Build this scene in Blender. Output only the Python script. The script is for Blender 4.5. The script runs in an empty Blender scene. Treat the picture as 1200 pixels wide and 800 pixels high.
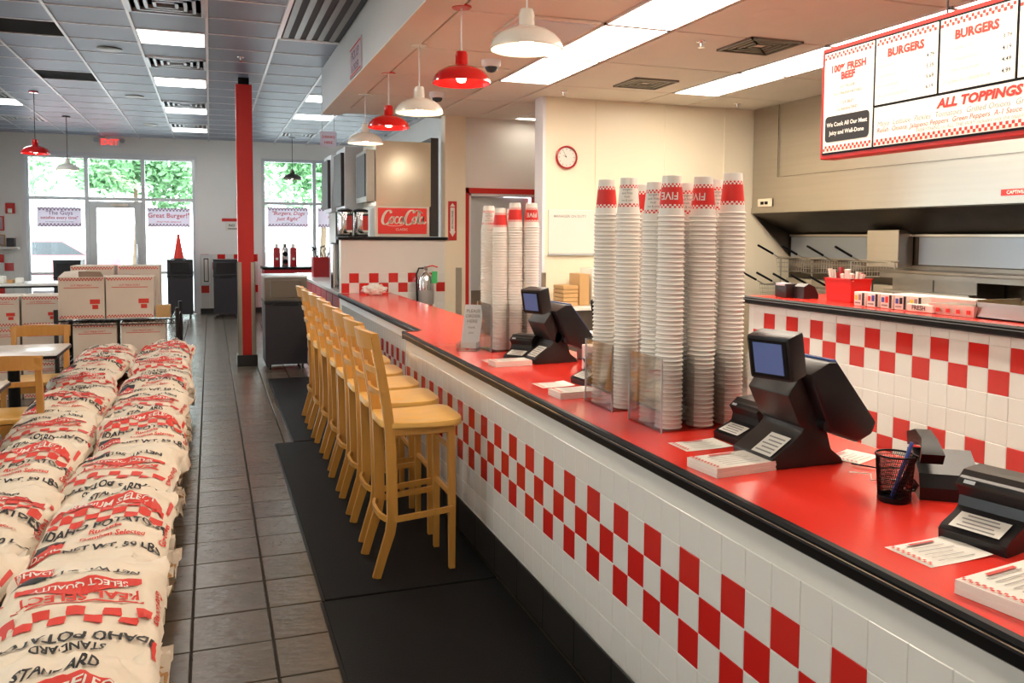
import bpy, bmesh, math, random
from math import pi, sin, cos, radians
from mathutils import Vector, Matrix
from mathutils import noise as NZ
random.seed(7)
SC = bpy.context.scene
COL = SC.collection

# ------------------------------------------------------------------ camera
def make_camera():
    f, p, y, r, h = 993.65, .0636, .3416, .0058, 1.536
    F = Vector((sin(y)*cos(p), cos(y)*cos(p), -sin(p)))
    R0 = Vector((cos(y), -sin(y), 0)); U0 = R0.cross(F)
    R = R0*cos(r)+U0*sin(r); U = U0*cos(r)-R0*sin(r)
    cam = bpy.data.cameras.new('camera'); o = bpy.data.objects.new('camera', cam); COL.objects.link(o)
    M = Matrix((R, U, -F)).transposed().to_4x4(); M.translation = (0, 0, h); o.matrix_world = M
    cam.sensor_width = 36; cam.lens = f/1200*36; cam.shift_y = -(400-340.4)/1200
    cam.clip_start = .05; cam.clip_end = 200
    SC.camera = o
make_camera()
# ------------------------------------------------------------------ world, exposure
W = bpy.data.worlds.new('sky'); SC.world = W; W.use_nodes = True
_b = W.node_tree.nodes['Background']; _b.inputs[0].default_value = (.90, .94, 1, 1); _b.inputs[1].default_value = 6.0
SC.view_settings.view_transform = 'Standard'; SC.view_settings.look = 'None'
SC.view_settings.exposure = 0.75; SC.view_settings.gamma = 1; SC.view_settings.use_curve_mapping = False
PANEL = 10.5          # emission of the fluorescent diffusers over the kitchen
PANEL_D = 7.0        # of those over the dining room
BULB = 30.0
SC.cycles.max_bounces = 7; SC.cycles.diffuse_bounces = 4; SC.cycles.glossy_bounces = 3
SC.cycles.transparent_max_bounces = 64; SC.cycles.caustics_reflective = False; SC.cycles.caustics_refractive = False
SC.cycles.sample_clamp_indirect = 6

# ------------------------------------------------------------------ materials
def mat(name, col, rough=.5, metal=0, spec=.5, var=0, vscale=8, bump=0, bscale=40, emit=0, coat=0, stretch=None, alpha=1, trans=0, ior=1.45):
    m = bpy.data.materials.new(name); m.use_nodes = True; nt = m.node_tree; N = nt.nodes; L = nt.links
    b = N['Principled BSDF']; c = (*col, 1)
    b.inputs['Base Color'].default_value = c; b.inputs['Roughness'].default_value = rough
    b.inputs['Metallic'].default_value = metal; b.inputs['Specular IOR Level'].default_value = spec
    b.inputs['Coat Weight'].default_value = coat; b.inputs['Coat Roughness'].default_value = .1
    b.inputs['IOR'].default_value = ior; b.inputs['Transmission Weight'].default_value = trans; b.inputs['Alpha'].default_value = alpha
    if emit: b.inputs['Emission Color'].default_value = c; b.inputs['Emission Strength'].default_value = emit
    if var or bump:
        tc = N.new('ShaderNodeTexCoord'); mp = N.new('ShaderNodeMapping'); L.new(tc.outputs['Object'], mp.inputs[0])
        if stretch: mp.inputs['Scale'].default_value = stretch
        if var:
            n = N.new('ShaderNodeTexNoise'); n.inputs['Scale'].default_value = vscale; n.inputs['Detail'].default_value = 4
            L.new(mp.outputs[0], n.inputs['Vector'])
            mx = N.new('ShaderNodeMix'); mx.data_type = 'RGBA'
            mx.inputs['A'].default_value = tuple(max(0, v*(1-var)) for v in col)+(1,)
            mx.inputs['B'].default_value = tuple(min(1, v*(1+var)) for v in col)+(1,)
            L.new(n.outputs['Fac'], mx.inputs['Factor']); L.new(mx.outputs['Result'], b.inputs['Base Color'])
        if bump:
            n2 = N.new('ShaderNodeTexNoise'); n2.inputs['Scale'].default_value = bscale; n2.inputs['Detail'].default_value = 3
            L.new(mp.outputs[0], n2.inputs['Vector'])
            bp = N.new('ShaderNodeBump'); bp.inputs['Strength'].default_value = bump; bp.inputs['Distance'].default_value = .01
            L.new(n2.outputs['Fac'], bp.inputs['Height']); L.new(bp.outputs[0], b.inputs['Normal'])
    return m
def glass(name, tint=(.95, 1, .98), refl=.08):
    m = bpy.data.materials.new(name); m.use_nodes = True; N = m.node_tree.nodes; L = m.node_tree.links
    N.remove(N['Principled BSDF']); t = N.new('ShaderNodeBsdfTransparent'); t.inputs[0].default_value = (*tint, 1)
    g = N.new('ShaderNodeBsdfGlossy'); g.inputs['Roughness'].default_value = .03
    fr = N.new('ShaderNodeFresnel'); fr.inputs[0].default_value = 1.4
    mt = N.new('ShaderNodeMath'); mt.operation = 'MULTIPLY_ADD'; mt.inputs[1].default_value = .6; mt.inputs[2].default_value = refl*.5
    L.new(fr.outputs[0], mt.inputs[0])
    x = N.new('ShaderNodeMixShader'); L.new(mt.outputs[0], x.inputs[0]); L.new(t.outputs[0], x.inputs[1]); L.new(g.outputs[0], x.inputs[2])
    L.new(x.outputs[0], N['Material Output'].inputs[0]); return m
M = dict(
 wall=mat('cream_wall_paint', (.88, .86, .83), .6, var=.03, vscale=2),
 kwall=mat('kitchen_wall_panel', (.88, .79, .61), .35, var=.02, vscale=2),
 trim=mat('white_trim_paint', (.82, .82, .84), .4),
 soffit=mat('soffit_paint', (.62, .64, .67), .55, var=.02),
 kceil=mat('kitchen_ceiling_tile', (.76, .71, .62), .6, var=.04, vscale=5),
 ctile=mat('acoustic_tile', (.20, .24, .32), .36, var=.08, vscale=25, bump=.2, bscale=120),
 cgrid=mat('ceiling_grid_white', (.92, .94, .97), .25),
 grout=mat('floor_grout', (.045, .038, .032), .8, var=.1),
 ftile=mat('slate_floor_tile', (.135, .110, .082), .24, var=.28, vscale=5, bump=.35, bscale=16, stretch=(1, 2.2, 1)),
 ftile2=mat('slate_floor_tile_dark', (.115, .094, .072), .26, var=.28, vscale=6, bump=.35, bscale=16, stretch=(1, 2.2, 1)),
 tgrout=mat('tile_grout_white', (.76, .75, .71), .7),
 wtile=mat('white_glazed_tile', (.78, .77, .74), .14, coat=.3),
 rtile=mat('red_glazed_tile', (.60, .018, .014), .14, coat=.3),
 base=mat('dark_base_tile', (.018, .016, .016), .4, var=.2),
 red=mat('red_laminate', (.80, .035, .02), .22, coat=.25, var=.03, vscale=3),
 redp=mat('red_paint', (.62, .025, .02), .35),
 redg=mat('red_gloss_enamel', (.62, .01, .01), .15, coat=.6),
 whiteg=mat('white_gloss_enamel', (.82, .79, .72), .2, coat=.4),
 black=mat('black_rubber', (.005, .005, .006), .38, spec=.22),
 mat_=mat('floor_mat_rubber', (.006, .006, .0065), .65, spec=.2, var=.3, vscale=6, bump=.3, bscale=200),
 plast=mat('black_plastic', (.011, .0105, .012), .34, var=.1, bump=.05, bscale=300),
 brownp=mat('dark_brown_plastic', (.022, .018, .017), .34),
 steel=mat('brushed_stainless', (.52, .48, .42), .32, metal=1, var=.08, vscale=4, stretch=(1, .2, 6)),
 steeld=mat('dark_stainless', (.26, .23, .2), .35, metal=1, var=.2, vscale=4),
 hoodin=mat('dark_brown_stainless', (.11, .09, .07), .4, metal=1, var=.35, vscale=5),  # much darker and browner than the other stainless
 chrome=mat('chrome', (.8, .8, .82), .12, metal=1),
 alu=mat('satin_aluminium', (.66, .69, .72), .35, metal=.6),
 wood=mat('honey_maple', (.60, .30, .065), .32, var=.16, vscale=7, stretch=(6, 6, .7), coat=.25),
 woodseat=mat('honey_maple_seat', (.74, .42, .10), .3, var=.12, vscale=6, stretch=(1, 9, 1), coat=.3),
 woodd=mat('oak_chair_wood', (.52, .25, .06), .35, var=.18, vscale=7, stretch=(6, 6, .7), coat=.2),
 paper=mat('white_paper', (.80, .77, .70), .65),
 cup=mat('paper_cup_stock', (.83, .80, .74), .4, var=.02),
 cupred=mat('cup_red_print', (.72, .03, .025), .4),
 sack=mat('sack_paper', (.76, .66, .53), .5, var=.07, vscale=6, bump=.5, bscale=14),
 kraft=mat('kraft_paper', (.46, .25, .09), .7, var=.15, vscale=9),
 pred=mat('red_print_ink', (.66, .045, .03), .5),
 pblk=mat('black_print_ink', (.02, .02, .022), .5),
 pgrey=mat('grey_print_ink', (.30, .28, .27), .6),
 box=mat('cream_carton', (.70, .60, .52), .7, var=.06, vscale=6),
 tape=mat('brown_tape', (.42, .26, .12), .4),
 table=mat('table_laminate', (.72, .69, .66), .22),
 lcd=mat('blue_screen', (.07, .11, .26), .2, emit=.22),
 menu=mat('lit_menu_panel', (.86, .82, .72), .5, emit=.12),
 menut=mat('menu_red_letter', (.62, .04, .03), .5),
 exit_=mat('exit_letters', (1, .05, .04), .4, emit=.9),
 panel=mat('fluorescent_diffuser', (1, .89, .73), .5, emit=PANEL),
 paneld=mat('fluorescent_diffuser_cool', (1, .97, .92), .5, emit=PANEL_D),
 bulb=mat('lamp_bulb', (1, .85, .6), .4, emit=BULB),
 glass=glass('window_glass'), acrylic=glass('clear_acrylic', (.99, .99, .985), .03),
 banner=mat('window_banner', (.78, .72, .78), .6), bannerd=mat('banner_purple_ink', (.30, .16, .26), .6),
 asphalt=mat('asphalt', (.34, .34, .34), .9, var=.15), curb=mat('pale_concrete', (.6, .6, .58), .9),
 leaf=mat('tree_leaf', (.20, .40, .19), .6, var=.4, vscale=1.5), bark=mat('tree_bark', (.16, .11, .07), .9),
 car=mat('red_car_paint', (.62, .16, .18), .2, coat=.7), tyre=mat('tyre', (.02, .02, .02), .8), carglass=mat('car_window', (.04, .05, .06), .08),
 cone=mat('red_cone', (.85, .05, .03), .5), bin=mat('charcoal_bin', (.028, .026, .032), .4, var=.1),
 bintop=mat('bin_hood_brown', (.16, .13, .10), .3, var=.1),
 green=mat('green_tag', (.05, .5, .15), .5), cola=mat('soda_red', (.72, .03, .02), .3, emit=.15), cream=mat('logo_cream', (.9, .84, .72), .4),
 fries=mat('fried_potato', (.72, .5, .14), .55, var=.2, vscale=20), tan=mat('tan_carton', (.55, .33, .14), .7, var=.1),
 yellow=mat('yellow_label', (.75, .55, .05), .5), bluel=mat('blue_label', (.05, .1, .4), .5), cab=mat('dark_panel_and_gap_shade', (.06, .05, .05), .5),  # cab: dark panel colour, also the painted shade beside the soda machine
 quarry=mat('kitchen_floor', (.38, .30, .25), .5, var=.2), bluesteel=mat('blue_grey_stainless', (.36, .40, .45), .35, metal=.5), machine=mat('warm_lit_machine_steel', (.86, .78, .60), .30, metal=.55, var=.05, vscale=3), reddk=mat('red_cabinet', (.42, .02, .025), .35, coat=.2),  # machine: warm lamp reflection put into the steel's cream base colour
 wire=mat('basket_wire', (.5, .46, .4), .3, metal=1), dgrey=mat('dark_grille', (.03, .032, .036), .6),
)

for _n, _c in (('banner', (.86, .80, .86)),):
    _m = M[_n]; _N = _m.node_tree.nodes; _L = _m.node_tree.links; _tr = _N.new('ShaderNodeBsdfTranslucent'); _tr.inputs[0].default_value = (*_c, 1)
    _mx = _N.new('ShaderNodeMixShader'); _mx.inputs[0].default_value = .45; _L.new(_N['Principled BSDF'].outputs[0], _mx.inputs[1]); _L.new(_tr.outputs[0], _mx.inputs[2]); _L.new(_mx.outputs[0], _N['Material Output'].inputs[0])

# ------------------------------------------------------------------ mesh builder
FX = lambda x, y, z: Matrix(((0, 0, -1, x), (-1, 0, 0, y), (0, 1, 0, z), (0, 0, 0, 1)))   # plane facing -X: right=-Y, up=Z
FY = lambda x, y, z: Matrix(((1, 0, 0, x), (0, 0, -1, y), (0, 1, 0, z), (0, 0, 0, 1)))    # plane facing -Y: right=+X, up=Z
T = lambda x, y, z: Matrix.Translation((x, y, z))
RZ = lambda a: Matrix.Rotation(a, 4, 'Z')
RX = lambda a: Matrix.Rotation(a, 4, 'X')
RY = lambda a: Matrix.Rotation(a, 4, 'Y')
_txt = {}
def text2d(s, size=1, shear=0, bold=0, align='CENTER'):
    k = (s, shear, bold, align)
    if k not in _txt:
        c = bpy.data.curves.new('t', 'FONT'); c.body = s; c.size = 1; c.align_x = align; c.align_y = 'CENTER'; c.shear = shear; c.offset = bold; c.resolution_u = 2
        o = bpy.data.objects.new('t', c); me = bpy.data.meshes.new_from_object(o)
        _txt[k] = ([v.co.to_2d() for v in me.vertices], [tuple(p.vertices) for p in me.polygons])
        bpy.data.objects.remove(o); bpy.data.curves.remove(c); bpy.data.meshes.remove(me)
    v, f = _txt[k]; return [p*size for p in v], f
class G:
    def __init__(s): s.v = []; s.f = []; s.m = []; s.mats = []
    def mi(s, m):
        if isinstance(m, str): m = M[m]
        if m not in s.mats: s.mats.append(m)
        return s.mats.index(m)
    def add(s, vs, fs, m, X=None):
        o = len(s.v); i = s.mi(m)
        s.v += [tuple(X @ Vector(p)) if X else tuple(p) for p in vs]
        for f in fs: s.f.append(tuple(o+a for a in f)); s.m.append(i)
        return s
    def box(s, x0, x1, y0, y1, z0, z1, m, b=0, X=None):
        if b <= 0:
            vs = [(x, y, z) for z in (z0, z1) for y in (y0, y1) for x in (x0, x1)]
            return s.add(vs, [(0, 2, 3, 1), (4, 5, 7, 6), (0, 1, 5, 4), (2, 6, 7, 3), (0, 4, 6, 2), (1, 3, 7, 5)], m, X)
        bm = bmesh.new(); bmesh.ops.create_cube(bm, size=1)
        for v in bm.verts: v.co = Vector(((x0+x1)/2+v.co.x*(x1-x0), (y0+y1)/2+v.co.y*(y1-y0), (z0+z1)/2+v.co.z*(z1-z0)))
        bmesh.ops.bevel(bm, geom=bm.edges[:], offset=b, segments=2 if b > .004 else 1, affect='EDGES', profile=.6)
        bm.verts.index_update(); vs = [v.co.copy() for v in bm.verts]; fs = [tuple(v.index for v in f.verts) for f in bm.faces]; bm.free()
        return s.add(vs, fs, m, X)
    def lathe(s, prof, m, X=None, n=24, cap=True):   # m: one material or list per segment (callable(i,k))
        o = len(s.v)
        for r, z in prof:
            for k in range(n):
                a = 2*pi*k/n; p = Vector((r*cos(a), r*sin(a), z)); s.v.append(tuple(X @ p) if X else tuple(p))
        for i in range(len(prof)-1):
            for k in range(n):
                j = (k+1) % n; mm = m(i, k) if callable(m) else m
                s.f.append((o+i*n+k, o+i*n+j, o+(i+1)*n+j, o+(i+1)*n+k)); s.m.append(s.mi(mm))
        e = len(prof)-1
        if cap and prof[0][0] > 1e-4: s.f.append(tuple(o+k for k in reversed(range(n)))); s.m.append(s.mi(m(0, 0) if callable(m) else m))
        if cap and prof[-1][0] > 1e-4: s.f.append(tuple(o+e*n+k for k in range(n))); s.m.append(s.mi(m(e-1, 0) if callable(m) else m))
        return s
    def cyl(s, p0, p1, r, m, n=12, r1=None):
        p0 = Vector(p0); p1 = Vector(p1); d = p1-p0; q = d.to_track_quat('Z', 'Y').to_matrix().to_4x4(); q.translation = p0
        return s.lathe([(r, 0), (r if r1 is None else r1, d.length)], m, q, n)
    def tube(s, pts, r, m, n=8, sq=None, closed=False):   # sq=(a,b) rectangular section
        P = [Vector(p) for p in pts]; o = len(s.v); i = s.mi(m); N = len(P); k = 4 if sq else n
        up = None
        for a in range(N):
            d = (P[(a+1) % N]-P[a-1]) if closed else (P[min(a+1, N-1)]-P[max(a-1, 0)])
            d.normalize()
            if up is None: up = Vector((0, 0, 1)) if abs(d.z) < .9 else Vector((1, 0, 0))
            x = d.cross(up).normalized(); up = x.cross(d).normalized()
            rr = r[a] if isinstance(r, (list, tuple)) else r
            for c in range(k):
                if sq: cx, cy = [(-1, -1), (1, -1), (1, 1), (-1, 1)][c]; q = P[a]+x*cx*sq[0]/2*rr+up*cy*sq[1]/2*rr
                else: t = 2*pi*c/k; q = P[a]+x*cos(t)*rr+up*sin(t)*rr
                s.v.append(tuple(q))
        for a in range(N if closed else N-1):
            b = (a+1) % N
            for c in range(k): e = (c+1) % k; s.f.append((o+a*k+c, o+a*k+e, o+b*k+e, o+b*k+c)); s.m.append(i)
        if not closed:
            s.f.append(tuple(o+c for c in reversed(range(k)))); s.f.append(tuple(o+(N-1)*k+c for c in range(k))); s.m += [i, i]
        return s
    def prism(s, poly, h0, h1, m, X=None):   # poly in local xy, extruded along local z
        n = len(poly); vs = [(x, y, h0) for x, y in poly]+[(x, y, h1) for x, y in poly]
        fs = [tuple(reversed(range(n))), tuple(range(n, 2*n))]+[(i, (i+1) % n, n+(i+1) % n, n+i) for i in range(n)]
        return s.add(vs, fs, m, X)
    def text(s, t, size, m, X, shear=0, bold=0, align='CENTER', h=.001, wx=1):
        v, f = text2d(t, size, shear, bold, align); return s.add([(p.x*wx, p.y, h) for p in v], f, m, X)
    def quad(s, x0, x1, y0, y1, m, X, h=.001): return s.add([(x0, y0, h), (x1, y0, h), (x1, y1, h), (x0, y1, h)], [(0, 1, 2, 3)], m, X)
    def make(s, name, parent=None, at=None, smooth=True, kind=None, ang=35):
        """at: the object's origin (world); with a parent, vertices were authored in world space around the parent's origin unless at=False"""
        off = Vector((0, 0, 0))
        if parent is not None and at is None:
            off = Vector(parent.location); q = parent.parent
            while q is not None: off += q.location; q = q.parent
        elif at: off = Vector(at)
        me = bpy.data.meshes.new(name)
        me.from_pydata([tuple(Vector(p)-off) for p in s.v] if off.length else s.v, [], s.f)
        for m_ in s.mats: me.materials.append(m_)
        me.polygons.foreach_set('material_index', s.m)
        if smooth: me.shade_smooth(); me.set_sharp_from_angle(angle=radians(ang))
        o = bpy.data.objects.new(name, me); COL.objects.link(o)
        if parent is not None: o.parent = parent
        elif at: o.location = at
        if kind: o['kind'] = kind
        return o
def tag(o, label, cat, group=None, kind=None):
    o['label'] = label; o['category'] = cat
    if group: o['group'] = group
    if kind: o['kind'] = kind
    return o
def thing(name, label, cat, loc=(0, 0, 0), rz=0, group=None):
    o = bpy.data.objects.new(name, None); COL.objects.link(o); o.location = loc; o.rotation_euler = (0, 0, rz); o.empty_display_size = .05
    return tag(o, label, cat, group)
def copy_tree(o, parent=None):
    c = o.copy(); COL.objects.link(c)
    if parent is not None: c.parent = parent
    for ch in list(o.children): copy_tree(ch, c)
    return c
def dup(o, loc, label, rz=None, group=None):
    kids = list(o.children); c = o.copy(); COL.objects.link(c)
    for k in kids: copy_tree(k, c)
    c.location = loc; c['label'] = label
    if rz is not None: c.rotation_euler = (0, 0, rz)
    if group: c['group'] = group
    return c
def part_copy(o, parent, loc, rot=None):
    c = o.copy(); COL.objects.link(c); c.parent = parent; c.location = loc
    if rot is not None: c.rotation_euler = rot
    return c
def S(o): o['kind'] = 'structure'; return o
ORD = ['nearest', 'second', 'third', 'fourth', 'fifth', 'sixth', 'seventh', 'eighth', 'ninth', 'tenth']

# ================================================================== STRUCTURE
YB, ZD, ZK = 17.58, 3.35, 2.88
XL, YF = -4.0, -2.4
# floor: grout bed with its slate tiles
floor = S(G().box(XL, 7, YF, YB+.1, -.12, -.012, 'grout').make('floor', at=(0, 0, 0), smooth=False))
P = .2929; FXo, FYo = -.0908, 4.7219
def floor_tile_mesh(m):
    g = G(); g.box(0, P-.009, 0, P-.009, -.012, 0, m, b=.0022); return g
protos = []
for m in ('ftile', 'ftile2'):
    g = floor_tile_mesh(m); me_o = g.make('tile', at=(0, 0, 0)); protos.append(me_o.data); bpy.data.objects.remove(me_o)
rest = G(); cnt = 0; R_ = random.Random(3)
for i in range(-13, 5):
    for j in range(-45, 25):
        x = FXo+P*i+.0045; y = FYo-P*j+.0045
        if y > YB-.05 or y < YF: continue
        if x > 1.15: continue
        ind = (-1 <= i <= 1 and 2.3 < y < 11.2) or (i == 2 and 7.2 < y < 11.2) or (i == -2 and 6.8 < y < 11.2)
        if ind and cnt < 290:
            o = bpy.data.objects.new('tile', R_.choice(protos)); COL.objects.link(o); o.parent = floor; o.location = (x, y, R_.uniform(-.0006, .0006)); cnt += 1
        else:
            x1 = min(x+P-.009, 1.2); y1 = min(y+P-.009, YB-.01)
            rest.box(x, x1, y, y1, -.0125, R_.uniform(-.0006, .0006), R_.choice(['ftile', 'ftile2']))
rest.make('tile', floor, at=False, kind='stuff', smooth=False)
G().box(1.25, 7, YF, YB, -.012, -.002, 'quarry').make('kitchen_floor_sheet', floor, at=False, smooth=False)

# dining ceiling
ceil = S(G().box(XL, 1.3, YF, YB+.1, ZD+.03, ZD+.12, 'soffit').box(1.3, 3.2, 9.5, YB+.1, ZD+.03, ZD+.12, 'soffit').make('ceiling', at=(0, 0, 0), smooth=False))
CP = .61; CY0 = 7.68
def cidx(x, y): return (math.floor(x/CP), math.floor((y-CY0)/CP))
LIGHTS = [(-1, 1), (-1, 5), (-1, 9), (-1, 13), (-1, -3), (-1, -7), (-1, -11), (-5, -11), (-1, -14), (-5, -14), (2, 6), (2, 9), (-5, 1), (-5, 5), (-5, 9), (-5, -3), (-5, -7)]  # includes unseen lights added to illuminate the dining side
VENTS = [(-1, -1), (-1, 3), (-1, 8), (-1, 12), (2, 13), (-5, 12), (-5, 8)]
RETURNS = [(-3, 1), (-3, 5)]
SLOT = (1, [-2, -1, 0])
special = set(LIGHTS)|set(VENTS)|set(RETURNS)|{(SLOT[0], k) for k in SLOT[1]}
g = G().box(0, CP-.022, 0, CP-.022, 0, .018, 'ctile', b=.004); pt_ = g.make('ceiling_tile', at=(0, 0, 0)); pm = pt_.data; bpy.data.objects.remove(pt_)
crest = G(); cnt = 0; grid = G()
for i in range(-7, 5):
    for j in range(-17, 17):
        x = i*CP; y = CY0+j*CP
        if x < XL+.01 or (x+CP > 1.23 and y < 9.75) or y+CP > YB+.05: continue
        if x > 2.9: continue
        if (i, j) in special: continue
        if -5 <= i <= 4 and -4 <= j and cnt < 295 and not (i == -5 and j < 4) and not (i == -4 and j < 2):
            o = bpy.data.objects.new('ceiling_tile', pm); COL.objects.link(o); o.parent = ceil; o.location = (x+.011, y+.011, ZD+.004); cnt += 1
        else: crest.box(x+.011, x+CP-.011, y+.011, y+CP-.011, ZD+.004, ZD+.02, 'ctile')
crest.make('ceiling_tile', ceil, at=False, kind='stuff', smooth=False)
for i in range(-6, 6):
    x = i*CP; y0 = YF if x < 1.23 else 9.7
    if x > 3: continue
    grid.box(x-.012, x+.012, y0, YB, ZD-.004, ZD+.03, 'cgrid')
for j in range(-17, 17):
    y = CY0+j*CP
    if y > YB or y < YF: continue
    grid.box(XL, 1.18 if y < 9.6 else 3.1, y-.008, y+.008, ZD-.001, ZD+.03, 'cgrid')
grid.make('ceiling_grid', ceil, at=False, smooth=False)

# bulkhead + kitchen ceiling
bulk = S(G().box(1.18, 1.30, YF, 9.6, ZK, ZD+.05, 'soffit').box(1.30, 3.2, 9.5, 9.6, ZK+.04, ZD+.05, 'soffit').make('wall_bulkhead', at=(0, 0, 0), smooth=False))
G().box(1.175, 1.40, YF, 9.6, ZK-.012, ZK, 'kceil').make('soffit_strip', bulk, at=False, smooth=False)
kceil = S(G().box(1.30, 6.6, YF, 9.6, ZK+.01, ZK+.06, 'kceil').make('ceiling_kitchen', at=(0, 0, 0), smooth=False))
kt = G().box(0, 1.055, 0, .60, 0, .012, 'kceil', b=.003).make('ceiling_panel', at=(0, 0, 0)); km = kt.data; bpy.data.objects.remove(kt)
KL = [(2.37, 7.05-1.05*k) for k in range(1, 7)]+[(4.08, 7.05-1.05*k) for k in range(1, 6)]   # diffusers: x0,y0 (size .48 x 1.04)
for (x, w) in ((1.42, .93), (2.88, 1.18), (4.6, .85)):
    for k in range(9):
        y = 7.05-1.05*(k-1)
        if y > 9.5: continue
        h = min(1.04, 9.58-y)
        G().box(x, x+w-.012, y, y+h-.01, ZK-.004, ZK+.01, 'kceil', b=.003).make('ceiling_panel', kceil, at=False)
for (x, w) in ((2.36, .5), (4.07, .52)):
    for y, h in ((7.05, 1.03), (8.1, 1.03)): G().box(x, x+w-.012, y, y+h, ZK-.004, ZK+.01, 'kceil', b=.003).make('ceiling_panel', kceil, at=False)
# walls
wb = G()
def wall_holes(g, x0, x1, y, th, z1, holes, m):
    xs = x0
    for (a, b, c, d) in sorted(holes):
        g.box(xs, a, y, y+th, 0, z1, m); g.box(a, b, y, y+th, d, z1, m)
        if c > 0: g.box(a, b, y, y+th, 0, c, m)
        xs = b
    g.box(xs, x1, y, y+th, 0, z1, m)
wall_holes(wb, XL, 3.3, YB, .15, ZD+.1, [(-3.17, -.25, 0, 3.0), (.97, 3.1, .55, 3.05)], 'wall')
wall_back = S(wb.make('wall_back', at=(0, 0, 0), smooth=False))
lw = G()
def wallX_holes(g, x, th, y0, y1, z1, holes, m):
    ys = y0
    for (a, b, c, d) in sorted(holes):
        g.box(x-th, x, ys, a, 0, z1, m); g.box(x-th, x, a, b, d, z1, m); g.box(x-th, x, a, b, 0, c, m); ys = b
    g.box(x-th, x, ys, y1, 0, z1, m)
LH = [(1.5, 2.7, .9, 2.6), (8.6, 9.9, .5, 2.95), (11.2, 12.5, .5, 2.95), (13.3, 14.6, .5, 2.95)]
wallX_holes(lw, XL, .15, YF, YB+.15, ZD+.1, LH, 'wall')
S(lw.make('wall_left', at=(0, 0, 0), smooth=False))
for n, (a, b, c, d) in enumerate(LH):
    g = G(); X = XL-.08
    for yy in (a, (a+b)/2, b-.05): g.box(X-.03, X+.03, yy, yy+.05, c, d, 'alu')
    for zz in (c, 2.1, d-.05): g.box(X-.03, X+.03, a, b, zz, zz+.05, 'alu')
    w = S(G().box(X-.005, X+.005, a, b, c, d, 'glass').make('window_%d' % (n+3), at=(0, 0, 0), smooth=False)); g.make('window_frame', w, at=False, smooth=False)
S(G().box(XL, 6.7, YF-.15, YF, 0, ZD+.1, 'wall').make('wall_front', at=(0, 0, 0), smooth=False))
# kitchen side walls
S(G().box(3.03, 5.95, 7.65, 7.82, 0, ZK+.02, 'kwall').make('wall_clock', at=(0, 0, 0), smooth=False))
S(G().box(3.018, 3.03, 7.63, 7.84, 0, ZK, 'trim').box(3.03, 3.05, 7.635, 7.65, 0, ZK, 'trim').make('trim_1', at=(0, 0, 0), smooth=False))
for n, xx in enumerate((3.58, 4.35, 5.05)): S(G().box(xx, xx+.014, 7.643, 7.65, .95, ZK, 'kwall').make('trim_%d' % (n+2), at=(0, 0, 0), smooth=False))
S(G().box(5.9, 6.05, YF, 7.65, 0, ZK+.1, 'hoodin').make('wall_right', at=(0, 0, 0), smooth=False))
S(G().box(2.5, 2.74, 9.3, 9.47, 0, ZK+.06, 'kwall').box(2.74, 3.66, 9.42, 9.6, 2.09, ZK+.06, 'wall').box(3.66, 5.3, 9.42, 9.6, 0, ZK+.06, 'wall').make('wall_doorway', at=(0, 0, 0), smooth=False))
S(G().box(3.2, 3.3, 9.6, YB, 0, ZD+.1, 'wall').box(5.2, 5.35, 7.8, 12, 0, ZK+.06, 'wall').make('wall_pantry', at=(0, 0, 0), smooth=False))
S(G().box(1.18, 3.3, 17.3, 17.31, 0, .1, 'base').make('baseboard_back', at=(0, 0, 0), smooth=False))
# red door frame with walk-in door
door = S(G().box(2.74, 2.80, 9.36, 9.48, 0, 2.09, 'redp').box(3.60, 3.66, 9.36, 9.48, 0, 2.09, 'redp').box(2.74, 3.66, 9.36, 9.48, 2.03, 2.09, 'redp').make('door_1', at=(0, 0, 0), smooth=False))
G().box(2.80, 2.83, 9.38, 9.5, 0, 2.03, 'trim').box(2.80, 3.60, 9.38, 9.5, 2.0, 2.03, 'trim').make('door_stop', door, at=False, smooth=False)
lf = G().box(2.83, 3.6, 9.55, 9.6, .01, 2.0, 'alu', b=.004).make('door_leaf', door, at=False)
G().box(3.02, 3.26, 9.535, 9.55, 1.28, 1.78, 'black', b=.03).make('window_gasket', lf, at=False)
G().box(3.05, 3.23, 9.528, 9.54, 1.32, 1.74, 'carglass', b=.02).make('window_pane', lf, at=False)
G().box(2.83, 3.6, 9.54, 9.55, .02, .9, 'steeld').make('kick_plate', lf, at=False)

# shopfront windows in the back wall
def mullions(name, xs, zs, x0, x1, z0, z1, skip=None):
    w = S(G().box(x0, x1, YB+.07, YB+.08, z0, z1, 'glass').make(name, at=(0, 0, 0), smooth=False))
    for x in xs: G().box(x-.035, x+.035, YB+.02, YB+.13, z0, z1, 'alu', b=.004).make('mullion', w, at=False)
    for z in zs: G().box(x0, x1, YB+.025, YB+.125, z-.03, z+.03, 'alu', b=.004).make('transom', w, at=False)
    return w
w1 = mullions('window_1', [-3.14, -2.16, -1.19, -.28], [.03, 2.2, 2.97], -3.17, -.25, 0, 3.0)
for a, b in ((-3.1, -2.19), (-1.16, -.31)): G().box(a, b, YB+.03, YB+.12, .78, .83, 'alu').make('transom', w1, at=False)
S(G().box(-3.17, -.25, YB-.02, YB+.02, 2.98, 3.05, 'trim').box(-3.22, -3.15, YB-.02, YB+.02, 0, 3.05, 'trim').box(-.27, -.22, YB-.02, YB+.02, 0, 3.05, 'trim').make('trim_6', at=(0, 0, 0), smooth=False))
w2 = mullions('window_2', [1.0, 2.0, 3.07], [.58, 2.17, 3.02], .97, 3.1, .55, 3.05)
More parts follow.
